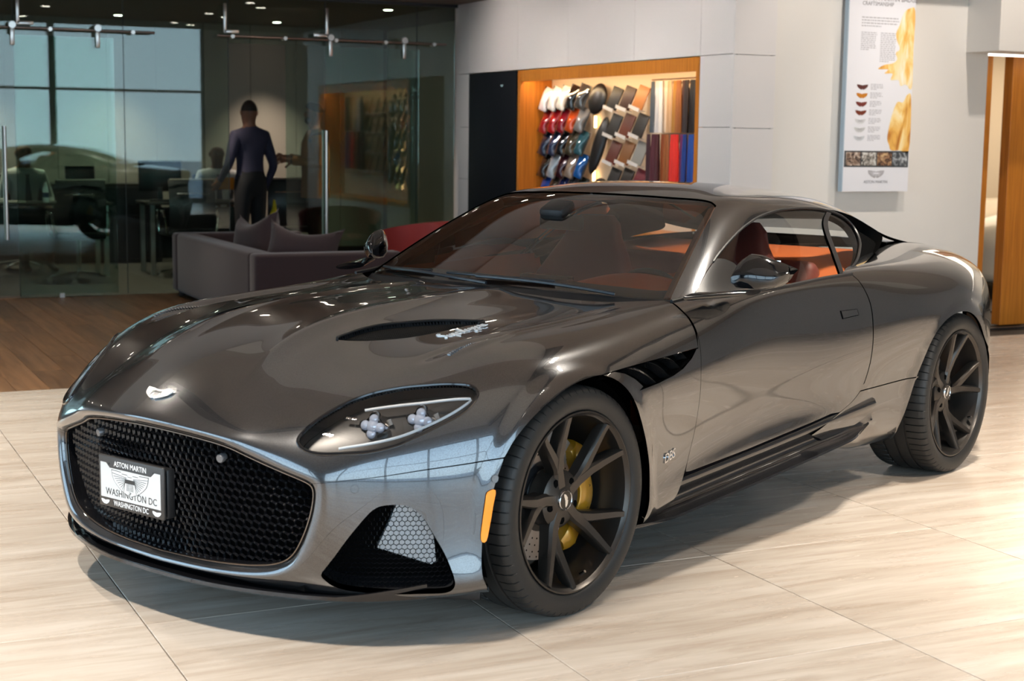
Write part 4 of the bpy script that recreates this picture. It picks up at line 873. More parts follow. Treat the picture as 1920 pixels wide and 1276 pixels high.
cput(MB().box((-1.5,0,.24),(1.3,1.5,.02)).build('cabin_floor',CHAR))
panel('headliner',green,A([(3.05,0),(3.0,2.3),(2.9,3.1),(3.4,4.6),(5.0,4.3),(5.6,3.2),(5.7,0)]),[],LINER,car,du=.3,dv=.3,step=.03,mirror='join',flange=0,lift=-.022)
for s in (1,-1):
    p=green.ev(*dens(green,soft(CG['ws_edge']),.02,False).T); n=green.nrm(*dens(green,soft(CG['ws_edge']),.02,False).T)
    q=(p-n*.03)*[1,s,1]; MB().tube([Vector(a) for a in q],.026,8).build('pillar_trim',LINER,car)
mr=MB().rbox((-1.13,-.0,1.135),(.03,.21,.062),.014,n=3); mro=cput(mr.build('rear_view_mirror',SATINBLACK)); o=MB().rbox((-1.10,0,1.185),(.10,.12,.05),.02,Euler((0,R(25),0)).to_matrix(),n=2).build('camera_housing',SATINBLACK); o.parent=mro
# ---------------------------------------------------------------- the showroom shell
def obj_random(nt):
    return N(nt,'ShaderNodeObjectInfo').outputs['Random']
def stone(nt,b):
    """vein-cut limestone: long streaks along X, each tile shifted by its own random number"""
    tc=N(nt,'ShaderNodeTexCoord'); geo=N(nt,'ShaderNodeNewGeometry'); r=obj_random(nt)
    mp=N(nt,'ShaderNodeMapping'); mp.inputs['Scale'].default_value=(.42,3.6,1); nt.links.new(geo.outputs['Position'],mp.inputs[0])
    cx=N(nt,'ShaderNodeCombineXYZ'); m1=N(nt,'ShaderNodeMath',operation='MULTIPLY'); m1.inputs[1].default_value=37.0; nt.links.new(r,m1.inputs[0]); nt.links.new(m1.outputs[0],cx.inputs[0]); nt.links.new(m1.outputs[0],cx.inputs[2])
    va=N(nt,'ShaderNodeVectorMath',operation='ADD'); nt.links.new(mp.outputs[0],va.inputs[0]); nt.links.new(cx.outputs[0],va.inputs[1])
    n1=N(nt,'ShaderNodeTexNoise'); n1.inputs['Scale'].default_value=2.2; n1.inputs['Detail'].default_value=7; n1.inputs['Roughness'].default_value=.62; n1.inputs['Distortion'].default_value=1.1; nt.links.new(va.outputs[0],n1.inputs['Vector'])
    n2=N(nt,'ShaderNodeTexNoise'); n2.inputs['Scale'].default_value=6.0; n2.inputs['Detail'].default_value=4; n2.inputs['Distortion'].default_value=.6; nt.links.new(va.outputs[0],n2.inputs['Vector'])
    r1=ramp(nt,[(.25,(.42,.335,.265)),(.42,(.53,.45,.375)),(.55,(.60,.525,.45)),(.75,(.68,.61,.54))]); nt.links.new(n1.outputs[0],r1.inputs[0])
    r2=ramp(nt,[(.35,(.78,.74,.70)),(.6,(1,1,1))]); nt.links.new(n2.outputs[0],r2.inputs[0])
    mx=N(nt,'ShaderNodeMix',data_type='RGBA',blend_type='MULTIPLY'); mx.inputs[0].default_value=.55; nt.links.new(r1.outputs[0],mx.inputs[6]); nt.links.new(r2.outputs[0],mx.inputs[7]); nt.links.new(mx.outputs[2],b.inputs['Base Color'])
    rr=ramp(nt,[(.3,(.30,.30,.30)),(.7,(.20,.20,.20))]); nt.links.new(n2.outputs[0],rr.inputs[0]); nt.links.new(rr.outputs[0],b.inputs['Roughness'])
STONE=mat('vein_cut_stone',(.6,.5,.4),.25,spec=.45,build=stone)
def oak(nt,b):
    tc=N(nt,'ShaderNodeTexCoord'); r=obj_random(nt); mp=N(nt,'ShaderNodeMapping'); mp.inputs['Scale'].default_value=(9,.6,1); nt.links.new(tc.outputs['Object'],mp.inputs[0])
    cx=N(nt,'ShaderNodeCombineXYZ'); m1=N(nt,'ShaderNodeMath',operation='MULTIPLY'); m1.inputs[1].default_value=53.0; nt.links.new(r,m1.inputs[0]); nt.links.new(m1.outputs[0],cx.inputs[1]); nt.links.new(m1.outputs[0],cx.inputs[2])
    va=N(nt,'ShaderNodeVectorMath',operation='ADD'); nt.links.new(mp.outputs[0],va.inputs[0]); nt.links.new(cx.outputs[0],va.inputs[1])
    n1=N(nt,'ShaderNodeTexNoise'); n1.inputs['Scale'].default_value=2.5; n1.inputs['Detail'].default_value=6; n1.inputs['Distortion'].default_value=.8; nt.links.new(va.outputs[0],n1.inputs['Vector'])
    r1=ramp(nt,[(.3,(.115,.058,.028)),(.7,(.25,.135,.068))]); nt.links.new(n1.outputs[0],r1.inputs[0])
    r2=ramp(nt,[(0,(.72,.72,.72)),(1,(1.15,1.12,1.05))]); nt.links.new(r,r2.inputs[0])
    mx=N(nt,'ShaderNodeMix',data_type='RGBA',blend_type='MULTIPLY'); mx.inputs[0].default_value=1; nt.links.new(r1.outputs[0],mx.inputs[6]); nt.links.new(r2.outputs[0],mx.inputs[7]); nt.links.new(mx.outputs[2],b.inputs['Base Color'])
OAK=mat('brown_oak_plank',(.12,.06,.03),.42,build=oak)
WHITE=mat('warm_white_wall',(.74,.70,.65),.6); PANELW=mat('white_lacquer_panel',(.72,.68,.66),.35); CEILM=mat('ceiling_taupe',(.50,.45,.41),.8); SOFFIT=mat('soffit_grey_brown',(.20,.155,.125),.7)
GROUT=mat('dark_joint',(.10,.08,.065),.8); ORANGEWOOD=mat('orange_wood',(.60,.20,.018),.42,build=lambda nt,b:(lambda tc,mp,n,rp:(nt.links.new(tc.outputs['Object'],mp.inputs[0]),nt.links.new(mp.outputs[0],n.inputs['Vector']),nt.links.new(n.outputs[0],rp.inputs[0]),nt.links.new(rp.outputs[0],b.inputs['Base Color'])))(N(nt,'ShaderNodeTexCoord'),N(nt,'ShaderNodeMapping',i_Scale=(30,30,1.2)),N(nt,'ShaderNodeTexNoise',i_Scale=2.0,i_Detail=4.0),ramp(nt,[(.3,(.46,.145,.012)),(.7,(.66,.235,.026))])))
BLACKFRAME=mat('black_frame',(.015,.016,.018),.4)
def S(o): o['kind']='structure'; return o
floor=S(MB().box((3.2,-2.7,-.06),(20.4,13.5,.10)).build('floor',GROUT))
tile_me=None
for i in range(-7,13):
    for j in range(-9,5):
        x0,y0=.17+i,-.43+j; y1=min(y0+1,4.05)
        if y1-y0<.1: continue
        if abs(y1-y0-1)<1e-6 and tile_me is not None: o=link(bpy.data.objects.new('floor_tile',tile_me),floor); o.location=(x0+.5,y0+.5,-.010)
        else:
            o=MB().rbox((0,0,0),(.9966,y1-y0-.0034,.020),.0016,n=1,sm=False).build('floor_tile',STONE,floor,angle=None); o.location=(x0+.5,(y0+y1)/2,-.010)
            if abs(y1-y0-1)<1e-6: tile_me=o.data
fw=S(MB().box((3.5,9.1,-.06),(20,10.1,.10)).build('floor_wood',mat('sub_floor',(.03,.018,.01),.8)))
pm={}
for i in range(44):
    x=-2.4+i*.19
    y=4.056-((i*0.618)%1)*1.6
    while y<9.1:
        y0=max(y,4.056); y1=min(y+2.0,9.12); L=round(y1-y0-.003,3)
        if L>.05:
            if L not in pm:
                o=MB().rbox((0,0,0),(.1875,L,.016),.0012,n=1,sm=False).build('floor_plank',OAK,fw,angle=None); pm[L]=o.data
            else: o=link(bpy.data.objects.new('floor_plank',pm[L]),fw)
            o.location=(x,(y0+y1)/2,-.008)
        y+=2.0
S(MB().box((3.5,11.6,-.006),(20,4.96,.012)).build('floor_office',mat('office_carpet',(.035,.026,.02),.9)))
# ceilings: high white one over the cars, low brown soffit over the lounge and office
S(MB().box((3.2,-2.75,4.06),(20.4,13.5,.12)).build('ceiling',CEILM))
MB().box((1.1,2.0,3.985),(3.6,3.8,.03)).build('ceiling_coffer',mat('coffer_white',(.90,.90,.89),.8),bpy.data.objects['ceiling']); MB().box((8.6,-2.0,3.985),(4.0,6.0,.03)).build('ceiling_coffer',mat('coffer_white'),bpy.data.objects['ceiling']); MB().box((1.1,-4.6,3.985),(3.6,4.2,.03)).build('ceiling_coffer',mat('coffer_white'),bpy.data.objects['ceiling'])
S(MB().box((3.2,9.1,2.79),(20.4,10.2,.12)).build('ceiling_soffit',SOFFIT))
S(MB().box((3.2,4.02,3.42),(20.4,.06,1.26)).build('trim_1',CEILM))
# walls
S(MB().box((-7.05,9.3,2.0),(.1,10.6,4.2)).build('wall_left',WHITE)); S(MB().box((-7.05,-2.5,4.02),(.1,13.1,.2)).build('trim_4',WHITE)); S(MB().box((13.35,2.6,2.0),(.1,24,4.2)).build('wall_right',mat('grey_white_wall',(.60,.60,.61),.7)))
# front window wall behind the camera
fr=MB(); fr.box((-8.6,-9.05,2.05),(3.2,.12,4.1)); fr.box((10.4,-9.05,2.05),(8.0,.12,4.1)); fr.box((-.3,-9.05,4.03),(13.6,.12,.2))
S(fr.build('wall_front',WHITE))
GL=thin_glass('window_glass',(.90,.95,.95))
xs=[-7.0,-4.7,-2.0,.65,3.3,6.4]
for i,(a,b_) in enumerate(zip(xs[:-1],xs[1:])):
    wn=S(MB().box(((a+b_)/2,-9.05,2.3),(b_-a-.04,.05,.06)).box(((a+b_)/2,-9.05,.05),(b_-a-.04,.08,.10)).box(((a+b_)/2,-9.05,3.90),(b_-a-.04,.08,.06)).box((a+.03,-9.05,1.97),(.07,.10,3.9)).box((b_-.03,-9.05,1.97),(.07,.10,3.9)).build('window_%d'%(i+1),mat('mullion_grey',(.16,.17,.18),.5)))
    MB().box(((a+b_)/2,-9.05,1.19),(b_-a-.15,.008,2.14)).build('pane',GL,wn); MB().box(((a+b_)/2,-9.05,3.1),(b_-a-.15,.008,1.52)).build('pane',GL,wn)
for i,(a,b_) in enumerate(((-9.0,-5.8),(-5.8,-2.6),(-2.6,.7),(.7,4.0))):
    c_=(a+b_)/2; wn=S(MB().box((-7.05,c_,2.3),(.05,b_-a-.04,.06)).box((-7.05,c_,.05),(.08,b_-a-.04,.10)).box((-7.05,c_,3.90),(.08,b_-a-.04,.06)).box((-7.05,a+.03,1.97),(.10,.07,3.9)).box((-7.05,b_-.03,1.97),(.10,.07,3.9)).build('window_%d'%(i+6),MATS['mullion_grey']))
    MB().box((-7.05,c_,1.19),(.008,b_-a-.15,2.14)).build('pane',GL,wn); MB().box((-7.05,c_,3.1),(.008,b_-a-.15,1.52)).build('pane',GL,wn)
S(MB().box((-35,-4,-.12),(55,60,.1)).build('ground_outside',MATS.get('pavement') or mat('pavement',(.32,.32,.33),.9)))
S(MB().box((0,-34,-.12),(90,50,.1)).build('ground_outside',mat('pavement',(.32,.32,.33),.9)))
# display wall (X = 4.30): lacquer panels round the dark panel and the wood-lined niche
NY0,NY1,NZ0,NZ1,NXB=4.70,7.74,.70,2.055,4.62
wd=S(MB().box((4.335,9.0,1.03),(.02,.30,2.04)).build('wall_display',GROUT))
def wpanel(y0,y1,z0,z1): 
    MB().rbox((4.312,(y0+y1)/2,(z0+z1)/2),(.024,y1-y0-.004,z1-z0-.004),.0015,n=1,sm=False).build('wall_panel',PANELW,wd,angle=None)
for (a,b_) in ((4.27,4.70),(4.70,5.66),(5.66,6.78),(6.78,7.76),(7.76,8.83),(8.83,9.16)): wpanel(a,b_,2.06,2.73)
for (z0,z1) in ((.0,.54),(.54,1.05),(1.05,1.55),(1.55,2.06)): wpanel(4.27,4.70,z0,z1); wpanel(8.83,9.16,z0,z1)
wpanel(4.70,7.76,0,.70)
MB().box((4.335,6.73,2.395),(.02,4.84,.66)).build('panel_backing',GROUT,wd); MB().box((4.335,6.2,.34),(.02,3.9,.70)).build('panel_backing',GROUT,wd); MB().box((4.335,4.48,1.03),(.02,.40,2.06)).build('panel_backing',GROUT,wd)
dp=MB().rbox((4.31,8.295,1.03),(.03,1.055,2.05),.002).build('dark_panel',mat('midnight_panel',(.004,.005,.008),.6,spec=.25),wd)
wing_emblem('panel_emblem',.034,SILVER,dp,frame_at((4.2945,8.07,1.93),(0,-1,0),(-1,0,0)),.002)
ni=empty('display_niche',(4.52,(NY0+NY1)/2,NZ0),0,'orange wood lined wall niche with glowing back, holding colour and trim samples','niche')
def nb(name,c,d,m): o=MB().box(c,d).build(name,m); o.parent=ni; o.matrix_parent_inverse=Matrix.Translation(-Vector(ni.location)); return o
NB=mat('niche_back_cream',(.72,.60,.45),.6)
nb('niche_back',(NXB+.01,(NY0+NY1)/2,(NZ0+NZ1)/2),(.02,NY1-NY0,NZ1-NZ0),NB); nb('niche_top',((4.30+NXB)/2,(NY0+NY1)/2,NZ1-.024),(NXB-4.30,NY1-NY0,.046),ORANGEWOOD)
nb('niche_bottom',((4.30+NXB)/2,(NY0+NY1)/2,NZ0+.02),(NXB-4.30,NY1-NY0,.04),ORANGEWOOD)
for y in (NY0+.024,NY1-.024): nb('niche_side',((4.30+NXB)/2,y,(NZ0+NZ1)/2),(NXB-4.295,.046,NZ1-NZ0),ORANGEWOOD)
nb('niche_lip',(4.316,(NY0+NY1)/2,2.005),(.030,NY1-NY0,.10),ORANGEWOOD)
LEDW=mat('warm_led',(1,.8,.5),.5,emit=(1,.62,.25),estr=9.0)
# poster wall (Y = 4.27) and doorway
pwm=S(MB().box((5.63,4.43,1.36),(1.98,.28,2.75)).build('wall_poster',WHITE))
for z0,z1 in ((.0,.54),(.54,1.045),(1.045,1.545),(1.545,2.055),(2.055,2.60)): MB().rbox((4.478,4.278,(z0+z1)/2),(.352,.03,z1-z0-.004),.0015,n=1,sm=False).build('wall_panel',PANELW,pwm,angle=None)
S(MB().box((4.50,4.37,1.36),(.33,.14,2.75)).build('wall_corner',WHITE))
S(MB().box((9.9,4.15,3.1),(7.0,.42,1.92)).build('wall_header',WHITE))
hl_=MB().box((9.9,4.32,2.135),(6.9,.05,.012)).build('door_light_strip',mat('cove_led',(1,1,1),.5,emit=(1,.93,.82),estr=6.0)); tag(hl_,'thin bright light strip under the white door header','light strip')
for x0,x1,y,d_ in ((6.885,6.955,4.62,.05),(7.14,7.44,4.62,.10)):
    S(MB().rbox(((x0+x1)/2,y,1.08),(x1-x0,d_,2.16),.004,n=1,sm=False).build('door_post',ORANGEWOOD,angle=None)); 
S(MB().box((9.9,4.38,.006),(6.6,.05,.012)).build('trim_2',BLACKFRAME)); S(MB().box((9.9,5.36,.006),(6.6,.04,.012)).build('trim_3',BLACKFRAME))
S(MB().box((11.0,8.6,1.4),(9.0,.1,2.8)).build('wall_far',mat('beige_wall',(.62,.50,.36),.7)))
S(MB().box((5.2,9.15,1.37),(1.78,.12,2.74)).build('wall_niche_end',WHITE)); S(MB().box((5.05,6.7,1.37),(.08,4.8,2.74)).build('wall_niche_back',WHITE))
# ---------------------------------------------------------------- lamps
LAMPW=mat('lamp_glow',(1,.9,.75),.5,emit=(1,.90,.76),estr=40.0)
def spot(loc,to,energy,size=104,blend=.9,rad=.04,col=(1,.91,.79)):
    L=bpy.data.lights.new('lamp_beam','SPOT'); L.energy=energy; L.color=col; L.spot_size=R(size); L.spot_blend=blend; L.shadow_soft_size=rad
    o=bpy.data.objects.new('lamp_beam',L); C.objects.link(o); o.location=loc; o.rotation_euler=(Vector(to)-Vector(loc)).to_track_quat('-Z','Y').to_euler(); return o
def track(x,y0,y1,z,heads,energy,aimx):
    t=empty('track_light',(x,(y0+y1)/2,z),0,'black ceiling track with warm spot heads %s'%('over the bonnet side of the car' if x<0 else 'over the door side of the car' if x<4 else 'toward the doorway'),'track light','ceiling tracks')
    o=MB().box((0,0,.10),(.10,y1-y0,.22)).build('track_bar',BLACKFRAME,t)
    for y in heads:
        for d in (-.16,0,.16):
            b=MB(); b.lathe([(.0,-.02),(.045,-.02),(.05,-.03),(.05,-.16),(.044,-.16),(.040,-.15)],20,'z'); h=b.build('spot_head',BLACKFRAME,t); h.location=(0,y+d-(y0+y1)/2,0)
            g=MB().lathe([(0,-.15),(.040,-.15)],20,'z').build('lamp_face',LAMPW,h,fix=False)
            spot((x,y+d,z-.20),(x+aimx,y+d,0),energy/3*(.4 if (x<0 and abs(y-.6)<.1) else 1.15))
    return t
track(-1.9,-2.6,3.4,3.75,(-1.7,2.6),TRK*1.25,-.15)
track(2.95,-6.6,1.2,3.75,(-4.6,-2.4,-.2),TRK,.25)
track(6.6,-5.5,1.6,3.75,(-3.5,.2),TRK,.2)
def downlight(x,y,z,energy,label,col=(1,.86,.68),size=80,group='recessed downlights'):
    t=empty('downlight',(x,y,z),0,label,'downlight',group)
    MB().lathe([(.045,-.001),(.060,-.004),(.062,0)],24,'z').build('bezel',PANELW,t); MB().lathe([(0,-.002),(.045,-.002)],24,'z').build('lamp_face',LAMPW,t,fix=False)
    if energy>0: spot((x,y,z-.02),(x,y,0),energy,size,.8,.045,col)
for i,x in enumerate((-2.6,-.9,.8,2.5)):
    for y in (5.0,6.6,8.2): downlight(x,y,2.73,DWN if y<8 else DWN*.6,'round recessed downlight in the brown soffit over the plank floor')
for y in (4.75,6.2,7.7): spot((2.75,y,2.70),(4.3,y,1.85),WASH,95,.9,.06,(1,.93,.87)); downlight(2.75,y,2.73,0,'round recessed downlight washing the niche wall')
for x,y_ in ((.9,10.0),(1.7,9.8),(3.95,10.1),(.2,12.5),(1.7,12.5),(3.5,12.5)): downlight(x,y_,2.73,OFF,'round recessed downlight in the ceiling of the glazed office',group='office downlights')
for x in (5.0,6.2): spot((x,2.6,3.95),(x,4.27,1.4),PWASH,60,.8,.05,(1,.91,.82))
for y in np.linspace(4.95,7.55,8):
    pass
area('niche_glow',(4.352,6.2,1.985),(2.9,.022),NICHE,(1,.72,.40),(.45,0,-1))
area('niche_side_glow',(4.70,7.66,1.4),(.03,1.2),NICHE*.35,(1,.55,.15),(-.3,-1,0))
for x in (-2.0,5.2): pass
area('next_room_fill',(10.5,6.8,2.6),(5,2.5),DOORW,(1,.86,.68),(0,0,-1))  # warm overhead area light added for the next room, no fixture modelled
# ---------------------------------------------------------------- glazed office front (Y = 9.14)
OFFGLASS=thin_glass('green_tinted_glass',(.70,.81,.765),1.0,1.0,1.5)
STEEL=mat('satin_steel',(.62,.58,.54),.28,1.0)
gp_=empty('glass_partition',(1.5,9.14,0),0,'frameless clear glass office partition of butted panes along the plank floor','partition')
def gchild(o): o.parent=gp_; o.matrix_parent_inverse=Matrix.Translation((-1.5,-9.14,0)); return o
for x0,x1,z0,z1 in ((-4.6,-3.65,0,2.73),(-3.65,-2.70,0,2.73),(-2.70,-1.75,0,2.73),(-1.75,-.81,0,2.73),(-.81,.13,2.28,2.73),(.13,1.07,0,2.73),(1.07,2.02,0,2.73),(2.02,2.95,2.28,2.73),(2.95,3.88,0,2.73),(3.88,4.28,0,2.73)):
    gchild(MB().box(((x0+x1)/2,9.14,(z0+z1)/2),(x1-x0-.004,.010,z1-z0-.004)).build('pane',OFFGLASS))
for x in (.13,1.07,2.02,2.95,3.88): gchild(MB().box((x,9.14,1.36),(.005,.012,2.70)).build('pane_joint',mat('joint_dark',(.02,.03,.028),.5)))
gchild(MB().box((-.2,9.14,2.715),(9.0,.05,.03)).build('head_channel',BLACKFRAME))
def sliding(x0,x1,hx,rail0,rail1,rollers,brk,label):
    d=empty('sliding_door',((x0+x1)/2,9.06,0),0,label,'glass door','sliding glass doors'); cx=(x0+x1)/2
    MB().box((0,0,1.155),(x1-x0,.010,2.25)).build('pane',OFFGLASS,d)
    for x in rollers:
        h=MB().rbox((x-cx,-.03,2.285),(.035,.012,.19),.005).lathe([(0,-.016),(.030,-.016),(.034,-.010),(.034,.010),(0,.010)],20,'y',(x-cx,-.03,2.36)).build('hanger',STEEL,d)
    for yy in (-.045,.05): MB().tube([(hx-cx,yy,.52),(hx-cx,yy,1.50)],.014,12).build('pull_handle',STEEL,d)
    for z in (.70,1.32): MB().tube([(hx-cx,-.045,z),(hx-cx,.05,z)],.008,8).build('handle_post',STEEL,d)
    MB().box((.17 if x0<0 else .3,0,.02),(.04,.03,.035)).build('floor_guide',STEEL,d)
    r=empty('door_rail',((rail0+rail1)/2,9.05,2.34),0,'round steel sliding rail with stops above the %s'%('closed office door' if x0<0 else 'half open office door'),'rail','sliding door rails'); rc=(rail0+rail1)/2
    MB().tube([(rail0-rc,0,0),(rail1-rc,0,0)],.0125,12).build('rail_tube',mat('bronze_rail',(.30,.22,.18),.3,1.0),r)
    for t in np.linspace(.06,.94,5): MB().lathe([(0,-.03),(.018,-.03),(.018,.05),(0,.05)],14,'y',(rail0+(rail1-rail0)*t-rc,0,-.004)).build('rail_fixing',STEEL,r)
    for x in brk:
        MB().rbox((x-rc,-.005,.16),(.028,.012,.26),.004).rbox((x-rc+(-.06 if x!=brk[0] else .06),-.005,.04),(.14,.012,.030),.004).build('bracket',STEEL,r)
sliding(-.36,.97,.02,-1.9,1.33,(.11,.83),(.16,-1.2),'left sliding glass office door, shut, with long steel pull and floor guide')
sliding(2.54,3.87,2.92,1.90,4.15,(2.97,3.71),(1.97,2.94),'sliding glass office door pushed half open, with long steel pull beside the man in brown')
# office shell
S(MB().box((1.0,13.2,1.37),(9.6,.1,2.75)).build('wall_office_back',GROUT))
ob=bpy.data.objects['wall_office_back']; TAUPE=mat('taupe_panel',(.30,.265,.23),.6)
for i in range(17): MB().box((-4.2+i*.56,13.135,1.37),(.554,.03,2.74)).build('wall_panel',TAUPE,ob)
S(MB().box((5.15,11.2,1.37),(.1,4.0,2.75)).build('wall_office_right',mat('beige_office_wall',(.55,.46,.34),.7)))
S(MB().box((1,13.11,.05),(9.5,.015,.10)).build('baseboard_back',BLACKFRAME))
# ---------------------------------------------------------------- lounge furniture
def fabric(nt,b):
    tc=N(nt,'ShaderNodeTexCoord'); n=N(nt,'ShaderNodeTexNoise'); n.inputs['Scale'].default_value=260; nt.links.new(tc.outputs['Object'],n.inputs['Vector'])
    rp=ramp(nt,[(.3,(.018,.009,.011)),(.7,(.042,.022,.026))]); nt.links.new(n.outputs[0],rp.inputs[0]); nt.links.new(rp.outputs[0],b.inputs['Base Color'])
    bp=N(nt,'ShaderNodeBump'); bp.inputs['Strength'].default_value=.25; bp.inputs['Distance'].default_value=.004; nt.links.new(n.outputs[0],bp.inputs['Height']); nt.links.new(bp.outputs[0],b.inputs['Normal'])
FAB=mat('aubergine_wool',(.07,.042,.045),.9,sheen=.3,build=fabric)
so=empty('sofa',(1.98,7.6,0),0,'low boxy aubergine wool sofa with its back to the display car','sofa')
def sp(name,c,d,r=.03,m=FAB): o=MB().rbox((c[0]-1.98,c[1]-7.6,c[2]),d,r,n=3).build(name,m,so); return o
sp('backrest',(1.53,7.6,.31),(.20,2.335,.52)); sp('arm',(2.02,6.34,.31),(1.18,.18,.52)); sp('arm',(2.02,8.86,.31),(1.18,.18,.52)); sp('base',(2.08,7.6,.17),(.96,2.34,.20))
for y in (7.02,8.18): sp('seat_cushion',(2.10,y,.34),(.94,1.15,.15),.05)
for x in (1.50,2.55):
    for y in (6.32,8.88): sp('foot',(x,y,.025),(.05,.05,.05),.004,BLACKFRAME)
def pillow(name,c,w,h,t,rot,label,pinch=.0):
    rows=[];n=14
    for i in range(n+1):
        u=-1+2*i/n; row=[]
        for j in range(n+1):
            v=-1+2*j/n; k=max(0,(1-abs(u)**2.6))*max(0,(1-abs(v)**2.6)); x=u*w/2*(1-.10*(1-abs(v)**2)); z=v*h/2*(1-.10*(1-abs(u)**2))-pinch*(1-u*u)*max(0,v)
            row.append((x,k**.45*t/2,z))
        rows.append(row)
    m=MB(); m.grid(rows); m.grid([[(x,-y,z) for x,y,z in r_] for r_ in rows]); o=m.build(name,FAB); o.location=c; o.rotation_euler=rot; return tag(o,label,'cushion','sofa cushions')
pillow('cushion',(1.83,7.62,.60),.58,.46,.24,(R(-14),R(-8),R(-72)),'plump aubergine cushion slumped at the far end of the sofa back',.10)
pillow('cushion',(1.98,6.80,.575),.62,.40,.24,(R(-20),R(6),R(-35)),'wide aubergine cushion with pointed corner beside the sofa arm',.08)
REDL=mat('red_leather',(.34,.035,.030),.38,coat=.2)
ch=empty('tub_chair',(3.45,7.95,0),R(20),'round red leather tub chair between the sofa and the niche wall','chair')
rows=[]
for t in np.linspace(0,1,9):
    z=.30+.42*t; rows.append([((.40+.03*t-.0*t)*math.cos(a),(.40+.03*t)*math.sin(a),z-.16*(t)*(abs(a-R(-90))/R(125))**2.2) for a in np.linspace(R(-215),R(35),28)])
inner=[[(x*.84,y*.84,z) for x,y,z in r_] for r_ in rows[::-1]]
m=MB(); m.grid(rows+inner); m.build('shell',REDL,ch,fix=True); MB().lathe([(0,.44),(.28,.44),(.33,.40),(.34,.30),(.30,.26),(0,.26)],32,'z').build('seat',REDL,ch); MB().lathe([(0,.27),(.03,.27),(.03,.03),(.26,.02),(.26,0),(0,0)],28,'z').build('pedestal',STEEL,ch)
# ---------------------------------------------------------------- samples in the niche
LACQ={}
def lacq(c,rough=.12):
    k=tuple(c)+(rough,)
    if k not in LACQ: LACQ[k]=mat('sample_%02d'%len(LACQ),c,rough,.15 if rough<.3 else 0,coat=1.0 if rough<.3 else 0)
    return LACQ[k]
def speedform(name,c,col,label):
    """paint sample: a waisted, domed tear-drop on a slanted backing card"""
    o=MB().box((0,0,0),(.004,.150,.215)).build(name,lacq((.015,.015,.015),.4)); rows=[]
    for i in range(15):
        t=i/14; z=-.106+.212*t; w=.066*(.84+.16*math.cos(2*math.pi*(t*1.15+.1)))*(1 if 0<i<14 else .85); h=.038*math.sin(math.pi*min(1,max(0,.08+.84*t)))**.6*(.8+.3*math.sin(5*t))
        rows.append([(-.002-h*math.cos(a)**.7 if abs(a)<R(89.9) else -.002,w*math.sin(a),z) for a in np.linspace(R(-90),R(90),11)])
    m=MB(); m.grid(rows); m.build('painted_form',lacq(col),o,fix=True)
    o.location=c; o.rotation_euler=(R(15),R(14),R(12)); return tag(o,label,'paint sample','paint samples in the niche')
WHT=(.80,.80,.83)
PAL=[[('pearl white',(.74,.74,.82)),('white',WHT),('ivory white',(.80,.79,.76)),('black',(.010,.010,.010)),('charcoal',(.05,.05,.052))],
     [('crimson',(.30,.008,.012)),('bright red',(.36,.010,.014)),('cherry red',(.22,.006,.014)),('burnt orange',(.52,.07,.012)),('silver grey',(.22,.21,.21))],
     [('dark blue',(.012,.018,.045)),('slate blue',(.03,.04,.09)),('near black',(.008,.009,.012)),('olive bronze',(.06,.05,.03)),('petrol blue',(.03,.10,.13))],
     [('dark umber',(.02,.012,.010)),('ice blue',(.30,.36,.42)),('deep plum',(.035,.008,.014)),('champagne',(.26,.21,.17)),('cobalt blue',(.010,.10,.36))],
     [('royal blue',(.012,.05,.28)),('bronze brown',(.05,.035,.025)),('navy',(.012,.02,.09)),('graphite',(.04,.042,.05)),('black olive',(.02,.022,.016))]]
for r_ in range(5):
    for k in range(5):
        nm,c=PAL[r_][k]; speedform('paint_sample',(4.505,7.575-k*.172,1.80-r_*.198+.004*k),c,'%s paint sample form in the %s row of the niche'%(nm,('top','second','third','fourth','lowest visible')[r_]))
for i,(y,z,h,w) in enumerate(((6.66,1.79,.27,.22),(6.62,1.40,.50,.15),(6.60,1.02,.22,.22))):
    o=MB().ell((0,0,0),(.035,w/2,h/2),24,14).build('trim_form',lacq((.008,.007,.007),.35)); o.location=(4.53,y,z); o.rotation_euler=(R(12),R(10),R(12))
    tag(o,('rounded black moulded trim form, topmost beside the paint samples','long slim black moulded trim form between the paint samples and veneer boards','short round black trim form low beside the veneer boards')[i],'trim sample','black trim forms')
VEN=[[('black',(.010,.010,.010)),('dark walnut',(.035,.014,.008)),('tan',(.34,.13,.03))],[('black ash',(.012,.011,.010)),('red brown',(.10,.025,.012)),('carbon black',(.016,.015,.014))],[('mahogany',(.10,.022,.012)),('amber brown',(.19,.075,.020)),('pale grey',(.22,.22,.21))],[('ebony',(.014,.011,.010)),('dark oak',(.02,.014,.010)),('wine red',(.14,.012,.022))]]
for r_ in range(4):
    for k in range(3):
        nm,c=VEN[r_][k]; o=empty('veneer_board',(4.53,6.36-k*.215,1.79-r_*.222),0,'%s trim board on a small clear bracket, %s row of boards'%(nm,('top','second','third','bottom')[r_]),'trim board','veneer boards in the niche'); o.rotation_euler=(R(16),0,R(12))
        MB().rbox((0,0,0),(.012,.125,.190),.003,Euler((0,R(14),0)).to_matrix()).build('board',lacq(c,.5),o); MB().box((-.02,0,-.100),(.075,.13,.005)).box((-.055,0,-.088),(.004,.13,.028)).build('bracket',mat('clear_bracket',(.62,.60,.58),.3),o)
HUP=[('slate blue',(.055,.07,.09)),('pale grey',(.50,.50,.52)),('chalk white',(.62,.60,.58)),('cream',(.64,.50,.38)),('sand',(.50,.32,.18)),('mustard',(.34,.16,.02)),('tan brown',(.26,.09,.02)),('chocolate',(.06,.020,.012)),('espresso',(.020,.012,.012)),('black',(.010,.009,.010))]
